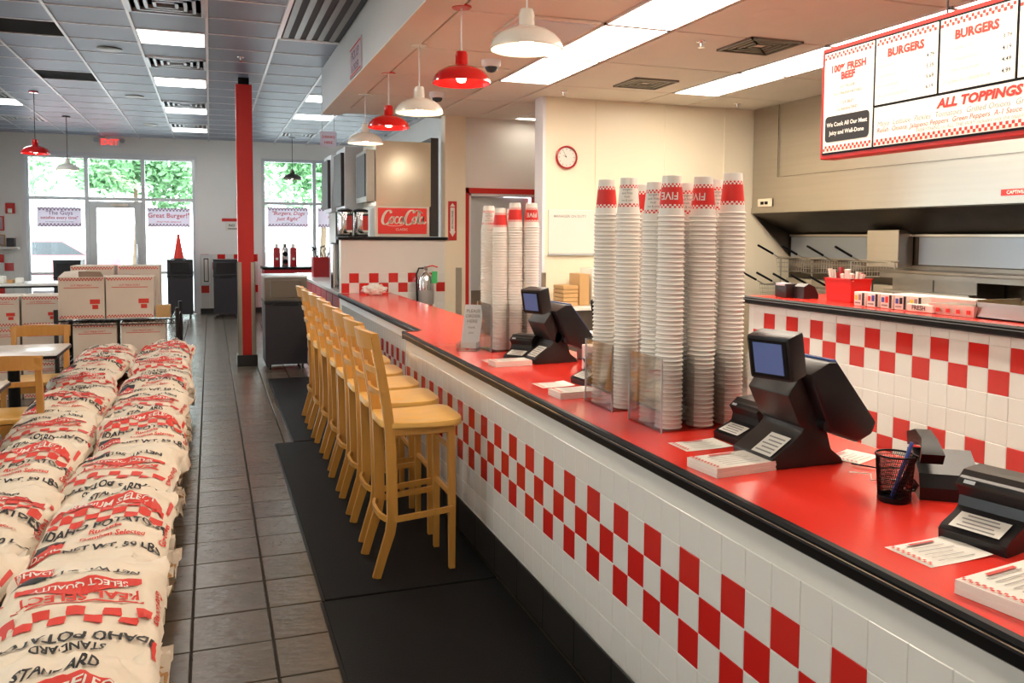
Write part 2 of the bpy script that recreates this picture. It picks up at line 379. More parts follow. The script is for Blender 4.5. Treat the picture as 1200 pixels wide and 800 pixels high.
d2 = S(G().box(-2.12, -2.0, YB+.03, YB+.12, .05, 2.15, 'alu', b=.004).box(-1.34, -1.22, YB+.03, YB+.12, .05, 2.15, 'alu', b=.004).box(-2.0, -1.34, YB+.03, YB+.12, 2.03, 2.15, 'alu').box(-2.0, -1.34, YB+.03, YB+.12, .05, .3, 'alu').make('door_2', at=(0, 0, 0)))
G().tube([(-1.30, YB-.03, .95), (-1.30, YB-.03, 1.35)], .014, 'chrome').make('door_handle', d2, at=False)
G().box(-1.75, -1.45, YB-.02, YB+.03, 2.06, 2.11, 'chrome').make('door_closer', d2, at=False)

# back-wall wainscot tiles (too small to pick apart)
g = G(); rr = random.Random(5)
for (x0, x1, z0, rows) in ((-3.98, -3.26, .1, 8), (-.18, .92, .1, 7)):
    n = int((x1-x0)/.152)
    for a in range(n):
        for b in range(rows):
            red = (b in (5, 6) and (a+b) % 2 == 0) or (b == 2 and a % 2 == 0)
            g.box(x0+a*.152, x0+a*.152+.146, YB-.012, YB, z0+b*.152, z0+b*.152+.146, 'rtile' if red else 'wtile')
g.make('wall_tiles', wall_back, at=False, smooth=False, kind='stuff')
S(G().box(-3.98, -3.25, YB-.02, YB, 0, .1, 'base').box(-.2, .95, YB-.02, YB, 0, .1, 'base').make('baseboard_1', at=(0, 0, 0), smooth=False))

# column
colm = thing('support_column', 'tall square red column with steel corner guards between aisle and bins', 'column', (.39, 10.46, 0))
G().box(.30, .48, 10.37, 10.55, 0, ZD-.08, 'redp', b=.004).make('shaft', colm)
G().box(.33, .45, 10.40, 10.52, ZD-.08, ZD, 'black').make('collar', colm)
for a in (.290, .442):
    G().box(a, a+.048, 10.362, 10.372, .13, 1.22, 'steel').box(a if a < .4 else a+.040, a+.008 if a < .4 else a+.048, 10.362, 10.44, .13, 1.22, 'steel').make('corner_guard', colm, smooth=False)
G().box(.275, .505, 10.345, 10.575, 0, .13, 'base', b=.004).make('plinth', colm)

# ================================================================== OUTSIDE
S(G().box(-40, 40, YB+.15, 80, -.2, -.05, 'asphalt').box(-40, XL-.2, -20, YB+.15, -.2, -.05, 'curb').make('ground', at=(0, 0, 0), smooth=False))
def tree(x, y, h, r, seed, label):
    t = thing('street_tree', label, 'tree', (x, y, -.05), group='trees beyond the shop windows'); R = random.Random(seed)
    G().tube([(x, y, -.05), (x+.1, y, h*.3), (x, y+.1, h*.6)], [.14, .1, .05], 'bark').make('trunk', t)
    g = G(); blobs = [(x+R.uniform(-r, r)*.7, y+R.uniform(-r, r)*.6, h*.62+R.uniform(-r, r)*.55, R.uniform(.4, .75)*r) for _ in range(9)]
    for k in range(4200):
        b = R.choice(blobs); d = Vector((R.gauss(0, 1), R.gauss(0, 1), R.gauss(0, 1))).normalized()*b[3]*R.uniform(.6, 1.05)
        c = Vector(b[:3])+d; q = Matrix.Rotation(R.uniform(0, 6.3), 4, (R.gauss(0, 1), R.gauss(0, 1), R.gauss(0, 1)+.01)); s_ = R.uniform(.10, .2)
        g.add([c+q @ Vector(p)*s_ for p in ((-1, 0, 0), (0, -.5, .1), (1, 0, 0), (0, .5, .1))], [(0, 1, 2, 3)], 'leaf')
    g.make('foliage', t, smooth=False, kind='stuff')
tree(-7.6, 37, 7.0, 2.3, 1, 'leafy green tree outside, left of the glass entrance door')
tree(-2.6, 34, 6.6, 1.9, 2, 'leafy green tree outside, seen above the glass entrance door')
tree(.6, 40, 7.4, 2.4, 3, 'leafy green tree outside, seen through the top right entrance pane')
tree(4.0, 33, 6.6, 1.7, 4, 'leafy green tree outside, seen through the right-hand shop window')
tree(8.6, 40, 7.4, 2.3, 5, 'leafy green tree outside, behind the soda dispenser end')
c = thing('parked_car', 'red car parked outside beyond the left entrance glass', 'car', (-4.4, 26, -.05))
prof = [(-2.1, .3), (-2.15, .7), (-1.9, .9), (-1.0, .98), (-.45, 1.4), (.8, 1.42), (1.5, 1.0), (2.1, .92), (2.15, .4), (2.0, .28)]
G().prism([(a-4.4, b-.05) for a, b in prof], -.85, .85, 'car', FY(0, 26, 0)).make('body', c, ang=25)
G().prism([(-4.4+a, b) for a, b in ((-.85, .98), (-.4, 1.32), (.7, 1.33), (1.25, .98))], -.86, .86, 'carglass', FY(0, 26, 0)).make('window', c, smooth=False)
for wx in (-1.3, 1.35):
    for s_ in (-.78, .78): G().cyl((-4.4+wx, 26+s_-.1, .27), (-4.4+wx, 26+s_+.1, .27), .32, 'tyre', 20).make('wheel', c)

# ================================================================== SERVICE COUNTER
ZT = .91; t = .1012; BXF = 1.21
def counter_tile(m, name):
    g = G().box(0, .007, 0, t-.0022, 0, t-.0022, m, b=.0012); o = g.make('tile', at=(0, 0, 0)); d = o.data; bpy.data.objects.remove(o); return d
TW, TR = counter_tile('wtile', 'w'), counter_tile('rtile', 'r')
def tile_obj(parent, red, loc, rot=0):
    o = bpy.data.objects.new('tile', TR if red else TW); COL.objects.link(o); o.parent = parent; o.location = loc
    if rot: o.rotation_euler = (0, 0, rot)
    return o
ctr = thing('service_counter', 'long red-topped service counter faced with red and white checked tiles', 'counter', (1.5, 4.5, 0))
G().box(BXF, 1.84, .2, 5.44, .14, ZT-.045, 'tgrout').box(1.335, 1.84, 5.44, 9.28, .14, ZT-.045, 'tgrout').box(BXF+.05, 1.84, .2, 5.44, 0, .14, 'base').box(1.38, 1.84, 5.44, 9.28, 0, .14, 'base').box(BXF-.0045, BXF, .2, 5.44, .184, .865, 'tgrout').box(1.3305, 1.335, 5.46, 9.28, .184, .865, 'tgrout').make('carcass', ctr, smooth=False)
o_ = Vector((1.5, 4.5, 0))
def LC(x, y, z): return Vector((x, y, z))-o_
row0 = .690-t     # bottom of the top red row
restg = G(); n0 = 0
for k in range(-30, 24):
    y = 2.604-t*k-t
    if y < .2 or y+t > 5.46: continue
    for r in range(-4, 3):
        z = row0+r*t
        if z < .17: z = .184
        zz = z
        red = (r in (0, -2) and k % 2 == 0) or (r == -1 and k % 2 != 0)
        top = zz+t-.003
        if top > .87: continue
        if .85 < y < 4.9 and n0 < 298: tile_obj(ctr, red, LC(BXF-.007, y+.0015, zz+.0015)); n0 += 1
        else: restg.box(BXF-.007, BXF, y+.0015, y+t-.0015, zz+.0015, top, 'rtile' if red else 'wtile')
for k in range(38):
    y = 5.46+k*t
    if y+t > 9.3: break
    for r in range(-4, 3):
        z = row0+r*t
        if z < .17 or z+t > .87: continue
        red = (r in (0, -2) and k % 2 == 0) or (r == -1 and k % 2 != 0)
        restg.box(1.328, 1.335, y+.0015, y+t-.0015, z+.0015, z+t-.0015, 'rtile' if red else 'wtile')
restg.make('tile', ctr, kind='stuff', smooth=False)
# base tiles
bt = G().box(0, .008, 0, .297, 0, .165, 'base', b=.002).make('base_tile', at=(0, 0, 0)); bd = bt.data; bpy.data.objects.remove(bt)
for k in range(17):
    o = bpy.data.objects.new('base_tile', bd); COL.objects.link(o); o.parent = ctr; o.location = LC(BXF-.009, .3+k*.3, .006)
G().box(1.325, 1.38, 5.44, 9.28, 0, .18, 'base').make('far_base', ctr, smooth=False)
# smooth white apron panel at the break and end return
G().box(1.20, 1.34, 5.44, 5.452, .18, .865, 'wtile').make('end_return', ctr, smooth=False)
G().box(1.318, 1.328, 5.46, 9.28, .80, .865, 'trim').make('apron', ctr, smooth=False)
# countertop slab and bumper
poly = [(1.195, .1), (1.87, .1), (1.87, 9.29), (1.315, 9.29), (1.315, 5.50), (1.28, 5.44), (1.195, 5.44)]
G().prism(poly, ZT-.045, ZT, 'red', T(0, 0, 0)).make('countertop', ctr, smooth=False)
def bumper(pts):
    g = G(); n = 8
    for p, q in zip(pts, pts[1:]): pass
    g.tube(pts, 1, 'black', sq=(.026, .046)); return g
g = G()
prof = [(-.012, -.046), (-.020, -.040), (-.022, -.018), (-.018, -.013), (-.018, -.010), (-.020, -.006), (-.014, .002), (0, .003), (.004, .0005), (.004, -.046)]
def bump_run(g, x, y0, y1): g.prism([(a, b) for a, b in prof], y0, y1, 'black', Matrix(((1, 0, 0, x), (0, 0, 1, 0), (0, 1, 0, ZT), (0, 0, 0, 1))))
bump_run(g, 1.195, .1, 5.445); bump_run(g, 1.315, 5.50, 9.29)
g.add([(1.175, 5.44, ZT-.046), (1.315, 5.44, ZT-.046), (1.315, 5.505, ZT-.046), (1.175, 5.45, ZT-.046), (1.175, 5.44, ZT+.002), (1.282, 5.44, ZT+.002), (1.315, 5.505, ZT+.002), (1.175, 5.462, ZT+.002)], [(3, 2, 1, 0), (4, 5, 6, 7), (0, 1, 5, 4), (1, 2, 6, 5), (2, 3, 7, 6), (3, 0, 4, 7)], 'black')
g.make('edge_bumper', ctr, ang=20)
g = G(); g.box(1.176, 1.179, .1, 5.44, ZT-.014, ZT-.0115, 'chrome'); g.box(1.296, 1.299, 5.5, 9.29, ZT-.014, ZT-.0115, 'chrome'); g.make('bumper_strip', ctr, smooth=False)

# ================================================================== SECOND (PREP) COUNTER
X2 = 3.04
pc = thing('pass_counter', 'high red-topped tiled counter in front of the kitchen line', 'counter', (3.3, 2.3, 0))
o2 = Vector((3.3, 2.3, 0))
G().box(X2, 3.2, -.5, 4.3, 0, 1.145, 'tgrout').box(X2-.0045, X2, -.5, 4.28, 0, 1.145, 'tgrout').box(3.2, 3.6, -.5, 4.3, .1, 1.145, 'steeld').make('carcass', pc, smooth=False)
n1 = 0; rg = G()
ystart = 4.146
for k in range(-1, 44):
    y = ystart-t*(k+1)
    if y < -.45: continue
    for r in range(0, 11):
        z = 1.101+t*.0-t*r    # r=0: partial top row above, r=1,2 the upper checked band
        red = (r == 1 and k % 2 == 0) or (r == 2 and k % 2 != 0) or (r == 5 and k % 2 == 0) or (r == 6 and k % 2 != 0)
        h = t if r else .04
        zz = 1.101-t*r if r else 1.101
        if y > 2.25 and r <= 6 and r > 0: tile_obj(pc, red, Vector((X2-.007, y+.0015, zz+.0015))-o2); n1 += 1
        else:
            if zz < 0: continue
            rg.box(X2-.007, X2, y+.0015, y+t-.0015, zz+.0015, zz+h-.0015, 'rtile' if red else 'wtile')
rg.make('tile', pc, kind='stuff', smooth=False)
G().box(X2-.02, 3.62, -.5, 4.33, 1.15, 1.19, 'red').make('countertop', pc, smooth=False)
G().prism([(a*1.1, b*.95) for a, b in prof], -.5, 4.335, 'black', Matrix(((1, 0, 0, X2-.02), (0, 0, 1, 0), (0, 1, 0, 1.19), (0, 0, 0, 1)))).make('edge_bumper', pc, ang=20)

# ================================================================== TILED HALF WALL (drinks station)
hw = S(G().box(1.335, 2.52, 9.31, 9.46, 0, 1.49, 'kwall').box(1.335, 2.52, 9.3055, 9.31, 0, 1.49, 'tgrout').make('wall_drinks', at=(0, 0, 0), smooth=False))
tt = .1085
dW = G().box(0, tt-.003, 0, .007, 0, tt-.003, 'wtile', b=.0018).make('tile', at=(0, 0, 0)); dR = G().box(0, tt-.003, 0, .007, 0, tt-.003, 'rtile', b=.0018).make('tile', at=(0, 0, 0))
dw, dr = dW.data, dR.data; bpy.data.objects.remove(dW); bpy.data.objects.remove(dR)
for i in range(12):
    x = 1.312+i*tt
    for r in range(-6, 4):
        z = 1.02+r*tt
        red = (r == 0 and i % 2 == 1) or (r == -1 and i % 2 == 0) or (r == -5 and i % 2 == 0)
        if r > 0: continue
        xx = max(x, 1.335)
        o = bpy.data.objects.new('tile', dr if red else dw); COL.objects.link(o); o.parent = hw; o.location = (x+.0015 if i else 1.337, 9.303, z)
        if not i: o.scale = (.8, 1, 1)
        if x+tt > 2.66: pass
G().box(1.30, 2.53, 9.27, 9.50, 1.49, 1.525, 'black', b=.012).make('wall_cap', hw, at=False)
G().box(2.625, 2.69, 9.28, 9.3, .05, 1.18, 'steel').make('corner_guard', bpy.data.objects['wall_doorway'], at=False)
G().box(3.015, 3.06, 7.622, 7.635, .05, 1.19, 'steel').make('corner_guard', bpy.data.objects['wall_clock'], at=False)

# ================================================================== BAR STOOLS
def arc(p0, p1, bulge, n=8, z=None):
    p0 = Vector(p0); p1 = Vector(p1); b = Vector(bulge)
    return [p0.lerp(p1, k/n)+b*(4*(k/n)*(1-k/n)) for k in range(n+1)]
def make_stool(loc, label):
    st = thing('bar_stool', label, 'bar stool', loc, 0, 'wooden bar stools along the counter')
    L = lambda *a: False
    # local: +x towards the counter, width along y (0 .. .33)
    g = G(); n = 14   # seat: slightly dished, rounded outline
    out = []
    for a in range(40):
        th = 2*pi*a/40; ex = 2/5.0
        cx = abs(cos(th))**ex*(1 if cos(th) > 0 else -1); sy = abs(sin(th))**ex*(1 if sin(th) > 0 else -1)
        out.append((.215+cx*.19, .165+sy*.185*(1+.06*cx)))
    rings = [(.97, .672), (1, .678), (1, .688), (.985, .697), (.9, .699), (.6, .692), (.25, .688)]
    vs = []; fs = []
    for (s_, z) in rings:
        for (x, y) in out: vs.append((.215+(x-.215)*s_, .165+(y-.165)*s_, z+(.010*((x-.215)/.19)**2 if z > .686 else 0)-.004))
    m_ = 40
    for i in range(len(rings)-1):
        for k in range(m_): fs.append((i*m_+k, i*m_+(k+1) % m_, (i+1)*m_+(k+1) % m_, (i+1)*m_+k))
    fs.append(tuple(reversed(range(m_)))); fs.append(tuple((len(rings)-1)*m_+k for k in range(m_)))
    g.add(vs, fs, 'woodseat').make('seat', st, at=False)
    for y in (.012, .318):   # rear posts, kicked back at the foot, raked at the top
        pts = [(.0, y, 0), (.03, y, .1), (.062, y, .2), (.072, y, .27), (.07, y, .45), (.062, y, .66), (.05, y, .76), (.024, y, .92), (-.006, y, 1.085)]
        g = G().tube(pts, [.9, .95, 1.05, 1.15, 1.15, 1.1, 1.05, 1, .9], 'wood', sq=(.024, .040)); g.make('leg', st, at=False, ang=50)
    for y in (.022, .308):
        G().tube([(.35, y, 0), (.35, y, .3), (.345, y, .67)], [.85, 1, 1.1], 'wood', sq=(.032, .030)).make('leg', st, at=False, ang=50)
    # curved top rail and two slats
    def rail(z0, z1, x, th, bow, name):
        g = G(); n = 12; vs = []
        for k in range(n+1):
            y = -.006+.342*k/n; b = bow*4*(k/n)*(1-k/n)
            zz = z1+.012*4*(k/n)*(1-k/n)*(1 if name == 'top_rail' else .3)
            for (dx, z) in ((-th/2, z0), (th/2, z0), (th/2, zz), (-th/2, zz)): vs.append((x-b+dx-(z-z0)*.17, y, z))
        fs = [(0, 1, 2, 3), tuple(4*n+c for c in (3, 2, 1, 0))]
        for k in range(n):
            for c in range(4): fs.append((4*k+c, 4*k+(c+1) % 4, 4*k+4+(c+1) % 4, 4*k+4+c))
        g.add(vs, fs, 'wood').make(name, st, at=False, ang=50)
    rail(1.025, 1.098, .008, .026, .046, 'top_rail'); rail(.915, .94, .022, .014, .03, 'slat'); rail(.815, .84, .038, .014, .028, 'slat')
    # seat apron and footrest hoop
    G().box(.06, .35, .004, .022, .635, .668, 'wood', b=.003).box(.06, .35, .308, .326, .635, .668, 'wood', b=.003).box(.34, .358, .01, .32, .635, .668, 'wood', b=.003).make('apron', st, at=False)
    hoop = [(.35, .0, .285), (.2, -.004, .272), (.09, .0, .262), (.045, .03, .26), (.03, .09, .26), (.028, .165, .26), (.03, .24, .26), (.045, .30, .26), (.09, .33, .262), (.2, .334, .272), (.35, .33, .285)]
    G().tube(hoop, 1, 'wood', sq=(.014, .026)).make('footrest_hoop', st, at=False, ang=50)
    G().box(.34, .36, .022, .308, .33, .355, 'wood', b=.003).make('stretcher', st, at=False)
    G().box(.345, .362, .022, .308, .54, .562, 'wood', b=.003).make('stretcher', st, at=False)
    return st
ys = [3.67, 4.14, 4.58, 5.03, 5.49, 5.965, 6.44, 6.97]
xs = [.675, .69, .692, .70, .71, .715, .71, .715]
stool0 = make_stool((xs[0], ys[0], .012), 'honey maple bar stool nearest the camera, on the black mat')
for k in range(1, 8): dup(stool0, (xs[k], ys[k], .012), 'honey maple bar stool, %s in the row counted from the camera' % ORD[k] if k < 7 else 'honey maple bar stool at the far end of the row', rz=random.uniform(-.03, .03))

# floor mats
def floor_mat(x0, x1, y0, y1, label):
    m_ = tag(G().box(x0, x1, y0, y1, .001, .011, 'mat_', b=.003).make('floor_mat', at=((x0+x1)/2, (y0+y1)/2, .001)), label, 'floor mat', 'black mats along the counter')
    G().box(x0-.012, x0, y0, y1, .001, .006, 'black').make('edge_strip', m_, smooth=False)
floor_mat(.42, 1.19, .6, 3.515, 'black rubber floor mat nearest the camera along the counter')
floor_mat(.43, 1.19, 3.53, 6.37, 'middle black rubber floor mat under the nearest bar stools')
floor_mat(.56, 1.27, 6.39, 9.3, 'far black rubber floor mat leading to the trash bin')

# ================================================================== POTATO SACKS
SW, SL = .46, .76
def sack_proto(seed, style):
    R = random.Random(seed); H = .15
    off = Vector((seed*7.3, seed*1.7, 0))
    def shape(u, v):   # u,v in -1..1
        e = max(0, 1-abs(u)**2.6)**.55*max(0, 1-abs(v)**3.2)**.5
        x = u*SW/2*(1-.10*abs(v)**4); y = v*SL/2
        ew = .45+.9*max(abs(u)**2, abs(v)**1.5)
        w = ew*(NZ.noise(Vector((x*6, y*5, 0))+off)*.034+NZ.noise(Vector((x*15+y*9, y*17, 1))+off)*.017+.009*NZ.noise(Vector((x*42, y*34, 2))+off))
        edge = min(1, (1-abs(v))*5)
        lump = .02*max(0, NZ.noise(Vector((x*12, y*12, 5))+off))
        return x+w*.5, y+w*.35, e, w, edge, lump
    def top(u, v):
        x, y, e, w, ed, lp = shape(u, v); return (x, y, .06+.092*e+(w+lp)*min(1, e*1.6)+.03*(1-ed)*NZ.noise(Vector((x*16, seed, 0))))
    def bot(u, v):
        x, y, e, w, ed, lp = shape(u, v); return (x, y, .06-.055*e+.03*(1-ed)*NZ.noise(Vector((x*16, seed, 0))))
    g = G(); nu, nv = 26, 36
    vs = []; fs = []
    for fn in (top, bot):
        for b in range(nv+1):
            for a in range(nu+1):
                u = -1+2*a/nu; v = -1+2*b/nv; u = sin(u*pi/2); v = sin(v*pi/2)*.999; vs.append(fn(u, v))
    q = (nu+1)*(nv+1)
    for b in range(nv):
        for a in range(nu):
            i = b*(nu+1)+a; fs.append((i, i+1, i+nu+2, i+nu+1)); fs.append((q+i, q+i+nu+1, q+i+nu+2, q+i+1))
    for a in range(nu): fs.append((a, q+a, q+a+1, a+1)); i = nv*(nu+1)+a; fs.append((i, i+1, q+i+1, q+i))
    for b in range(nv): i = b*(nu+1); fs.append((i, i+nu+1, q+i+nu+1, q+i)); i += nu; fs.append((i, q+i, q+i+nu+1, i+nu+1))
    g.add(vs, fs, 'sack')
    # printing laid over the paper
    pr = {'pred': [], 'pblk': [], 'paper': []}
    def flat(key, verts, faces): pr[key].append((verts, faces))
    def rect(key, x0, x1, y0, y1, sk=0): flat(key, [(x0+sk*y0, y0), (x1+sk*y0, y0), (x1+sk*y1, y1), (x0+sk*y1, y1)], [(0, 1, 2, 3)])
    def txt(key, s, size, x, y, rot=0, sx=1, bold=.03):
        v, f = text2d(s, size, 0, bold); c_, s_ = cos(rot), sin(rot)
        flat(key, [(x+(p.x*sx)*c_-p.y*s_, y+(p.x*sx)*s_+p.y*c_) for p in v], f)
    c0 = .044
    def slab(key, f0, f1, x0, x1, n=16):
        for a in range(n):
            xa, xb = x0+(x1-x0)*a/n, x0+(x1-x0)*(a+1)/n; flat(key, [(xa, f0(xa)), (xb, f0(xb)), (xb, f1(xb)), (xa, f1(xa))], [(0, 1, 2, 3)])
    for i in range(-4, 5):
        for j in range(3):
            if (i+j) % 2 == 0 and not (style == 1 and j == 2): rect('pred', i*c0-c0/2, i*c0+c0/2, .02+j*.036, .056+j*.036)
    arch = lambda o: (lambda x: o-1.1*x*x)
    if style == 0:
        slab('pred', arch(.150), arch(.205), -.17, .19); slab('pred', arch(.135), arch(.143), -.17, .17)
        txt('paper', 'PREMIUM SELECT', .036, 0, .170, 0, 1.15, .02)
        txt('pblk', 'STANDARD', .034, 0, .235); txt('pblk', 'IDAHO POTATOES', .046, .01, -.005, 0, 1.05)
        txt('pred', 'Russets', .034, .02, -.045); txt('pred', 'Premium Selected', .028, .05, -.085)
        txt('pblk', 'NET WT. 50 LBS', .038, .06, -.155, 0, 1.15)
        rect('pblk', -.20, -.10, -.10, -.045); rect('pred', -.20, -.10, -.165, -.10); txt('paper', 'IDAHO', .034, -.15, -.145, 0, 1.0, .02); slab('pred', lambda x: -.10, lambda x: -.10+(x+.2)*.35, -.20, -.10, 4)
    else:
        slab('pred', lambda x: -.015, lambda x: -.008, -.17, .17); txt('pred', 'REAL SELECT', .046, 0, -.040, 0, 1.2)
        txt('pblk', 'IDAHO POTATOES', .050, 0, .155, 0, 1.0); txt('pblk', 'STANDARD', .034, 0, .20)
        slab('pred', lambda x: -.115, lambda x: -.07+.02*cos(x*18), -.17, .17); txt('paper', 'SELECT QUALITY', .03, 0, -.09, 0, 1.1, .02)
        txt('pblk', 'NET WT. 50 LBS', .034, -.02, -.17, 0, 1.1)
        rect('pblk', .10, .20, -.20, -.15); rect('pred', .10, .20, -.25, -.20); txt('paper', 'IDAHO', .032, .15, -.225, 0, 1.0, .02)
    for d in (-1, 1):   # lettering along the side gusset
        txt('pred', 'Good Growers', .026, d*.214, -.02, pi/2); rect('pred', d*.214-.006, d*.214+.006, .14, .22)
    outp = []
    for key, lst in pr.items():
        bm = bmesh.new()
        for vs_, fs_ in lst:
            bv = [bm.verts.new((p[0], p[1], 0)) for p in vs_]
            for f_ in fs_:
                try: bm.faces.new([bv[i] for i in f_])
                except ValueError: pass
        for k in range(-12, 13): bmesh.ops.bisect_plane(bm, geom=bm.verts[:]+bm.edges[:]+bm.faces[:], plane_co=(k*.022, 0, 0), plane_no=(1, 0, 0))
        for k in range(-14, 15): bmesh.ops.bisect_plane(bm, geom=bm.verts[:]+bm.edges[:]+bm.faces[:], plane_co=(0, k*.022, 0), plane_no=(0, 1, 0))
        bm.verts.index_update(); vv = []
        for v in bm.verts:
            u = max(-.985, min(.985, v.co.x/(SW/2))); w = max(-.98, min(.98, v.co.y/(SL/2))); p = top(u, w); vv.append((p[0], p[1], p[2]+(.0045 if key != 'paper' else .006)))
        pg = G().add(vv, [tuple(a.index for a in f.verts) for f in bm.faces], key); bm.free(); outp.append((key, pg))
    root = thing('potato_sack', 'x', 'sack'); g.make('bag', root, at=False, ang=180)
    for key, pg in outp: pg.make({'pred': 'red_print', 'pblk': 'black_lettering', 'paper': 'white_lettering'}[key], root, at=False)
    for d in (-1, 1):   # sewn crumpled ends with kraft lining showing
        fl = G(); vs = []; n = 16
        for a in range(n+1):
            x = (-1+2*a/n)*SW/2*.80
            for b in range(3): vs.append((x, d*(SL/2-.02+b*.024+.012*R.uniform(-1, 1)), .06+.012*sin(a*1.7+seed)*(1+b)+R.uniform(-.014, .014)+(-.008*b)))
        fl.add(vs, [(3*a+b, 3*a+b+1, 3*a+b+4, 3*a+b+3) for a in range(n) for b in range(2)], 'sack').make('sewn_end', root, at=False, ang=180)
        kx = R.uniform(-.12, .12)
        G().add([(kx-.09, d*(SL/2-.01), .068), (kx+.07, d*(SL/2-.015), .072), (kx+.09, d*(SL/2+.024), .052), (kx-.02, d*(SL/2+.03), .064), (kx-.10, d*(SL/2+.018), .046)], [(0, 1, 2, 3, 4)], 'kraft').make('kraft_lining', root, at=False, smooth=False)
    return root
protos = [sack_proto(s_, s_ % 2) for s_ in range(4)]
RS = random.Random(11)
pal = thing('wooden_pallet', 'low wooden pallet almost hidden under the potato sacks', 'pallet', (-.59, 4.9, 0))
for k in range(5): G().box(-1.07+k*.165, -.93+k*.165, 1.6, 8.0, .07, .09, 'woodd').make('slat', pal, smooth=False)
for k in range(3): G().box(-1.05+k*.35, -.99+k*.35, 1.6, 8.0, 0, .07, 'woodd').make('runner', pal, smooth=False)
RIGHT = [(1.95, .33, 4), (2.62, .345, 3), (3.30, .355, 4), (4.03, .36, 1), (4.83, .365, 8), (5.55, .37, 5), (6.30, .375, 2), (7.02, .395, 7), (7.62, .43, 0)]
LEFT = [(2.1, .325, 1), (2.85, .34, 0), (3.55, .35, 2), (4.28, .355, 4), (5.02, .36, 1), (5.78, .365, 2), (6.5, .375, 3), (7.2, .40, 6), (7.75, .42, 1)]
used = set()
def place_sack(k, loc, rot, label):
    if k not in used: o = protos[k]; used.add(k); o.location = loc; o['label'] = label
    else: o = dup(protos[k], loc, label)
    o.rotation_euler = rot; o['group'] = 'potato sacks stacked on the pallet'; return o
NTH = ['first', 'second', 'third', 'fourth', 'fifth', 'sixth', 'seventh', 'eighth', 'ninth']
for side, rows, xc in (('right', RIGHT, -.375), ('left', LEFT, -.84)):
    for i, (y, z, st) in enumerate(rows):
        up = pi if (st % 2) else 0
        place_sack(st % 4, (xc+RS.uniform(-.02, .02), y, z), (radians(RS.uniform(5, 11))*(1 if not up else -1), RS.uniform(-.07, .07), up+RS.uniform(-.2, .2)), 'printed potato sack atop the pile, %s from the camera in the %s-hand column' % (NTH[i], side))
for lay in range(2):
    for i in range(13):
        place_sack(RS.randrange(4), (-.575+RS.uniform(-.03, .02), 1.9+i*.475+RS.uniform(-.02, .02), .09+lay*.125), (0, 0, RS.choice([-1, 1])*pi/2+RS.uniform(-.08, .08)), 'potato sack lying crosswise in the %s layer of the pile, %s from the camera' % (['bottom', 'middle'][lay], (NTH+['tenth', 'eleventh', 'twelfth', 'thirteenth'])[i]))

# ================================================================== CARTONS AND RACK
def carton(loc, w, d, h, label, group, open_=False, rz=0, plain=False):
    t_ = thing('carton', label, 'box', loc, rz, group)
    m = 'tan' if plain else 'box'
    G().box(-w/2, w/2, 0, d, 0, h, m, b=.003).make('carton_body', t_, at=False)
    if not plain:
        Fp = Matrix(((1, 0, 0, 0), (0, 0, -1, 0), (0, 1, 0, 0), (0, 0, 0, 1))); g = G(); c_ = .0125; n = int(w/c_/1)-1
        for r in range(2):
            for k in range(n):
                if (k+r) % 2 == 0:
                    x0 = -w/2+.006+k*c_
                    g.quad(x0, x0+c_, h-.022-r*c_, h-.022-r*c_+c_, 'pred', Fp); g.quad(x0, x0+c_, .012+r*c_, .012+r*c_+c_, 'pred', Fp)
        g.quad(-w*.38, w*.38, h*.74, h*.755, 'pred', Fp); g.text('CUT FRESH DAILY', .022, Fp @ T(0, h*.80, 0), bold=.01)
        g.quad(w*.18, w*.40, h*.36, h*.47, 'pred', Fp); g.quad(w*.23, w*.36, h*.24, h*.34, 'pred', Fp)
        g.make('printing', t_, at=False, smooth=False)
    if open_:
        G().add([(-w*.05, 0, h), (w/2, 0, h+.0), (w*.46, -.10, h+.05), (-w*.02, -.1, h+.055)], [(0, 1, 2, 3)], m).add([(-w/2, d*.1, h+.003), (0, d*.1, h+.003), (w*.08, .12, h+.06), (-w*.4, .12, h+.045)], [(0, 1, 2, 3)], m).make('flap', t_, at=False, smooth=False)
    else: G().box(-w/2, w/2, d/2-.025, d/2+.025, h, h+.0012, 'tape').make('tape', t_, at=False, smooth=False)
    return t_
def _text(s, t_, size, X, shear=0, bold=0, align='CENTER', h=.001, wx=1, m='pred'):
    v, f = text2d(t_, size, shear, bold, align); return s.add([(p.x*wx, p.y, h) for p in v], f, m, X)
G.text = _text
rk = thing('wire_rack', 'low black wire rack holding printed cartons behind the sacks', 'rack', (-.8, 8.85, 0))
for x in (-1.31, -.30):
    for y in (8.46, 9.28): G().tube([(x, y, .0), (x, y, .86)], .019, 'plast').make('post', rk)
for z in (.34, .755):
    g = G()
    for y in (8.46, 9.28): g.tube([(-1.31, y, z), (-.30, y, z)], .007, 'plast', 6)
    for y in (8.46, 9.28): g.tube([(-1.31, y, z-.04), (-.30, y, z-.04)], .005, 'plast', 6)
    for k in range(21):
        x = -1.31+k*.0505; g.tube([(x, 8.46, z-.0), (x, 9.28, z)], .004, 'plast', 5)
        g.tube([(x, 8.46, z), (min(x+.025, -.3), 8.46, z-.04), (min(x+.05, -.30), 8.46, z)], .003, 'plast', 4)
    g.make('wire_shelf', rk)
gp = 'printed cartons on the wire rack'
carton((-1.105, 8.5, .765), .375, .36, .385, 'printed cream carton on the upper rack shelf, front left, flaps half open', gp, True)
carton((-.705, 8.5, .765), .40, .36, .385, 'printed cream carton on the upper rack shelf, front right', gp)
carton((-1.06, 8.92, .765), .375, .34, .47, 'cream carton at the back left of the upper rack shelf', gp)
carton((-.655, 8.92, .765), .37, .34, .47, 'cream carton at the back right of the upper rack shelf', gp)
carton((-.425, 8.5, .765), .125, .14, .115, 'small plain brown carton at the right end of the upper rack shelf', gp, plain=True)
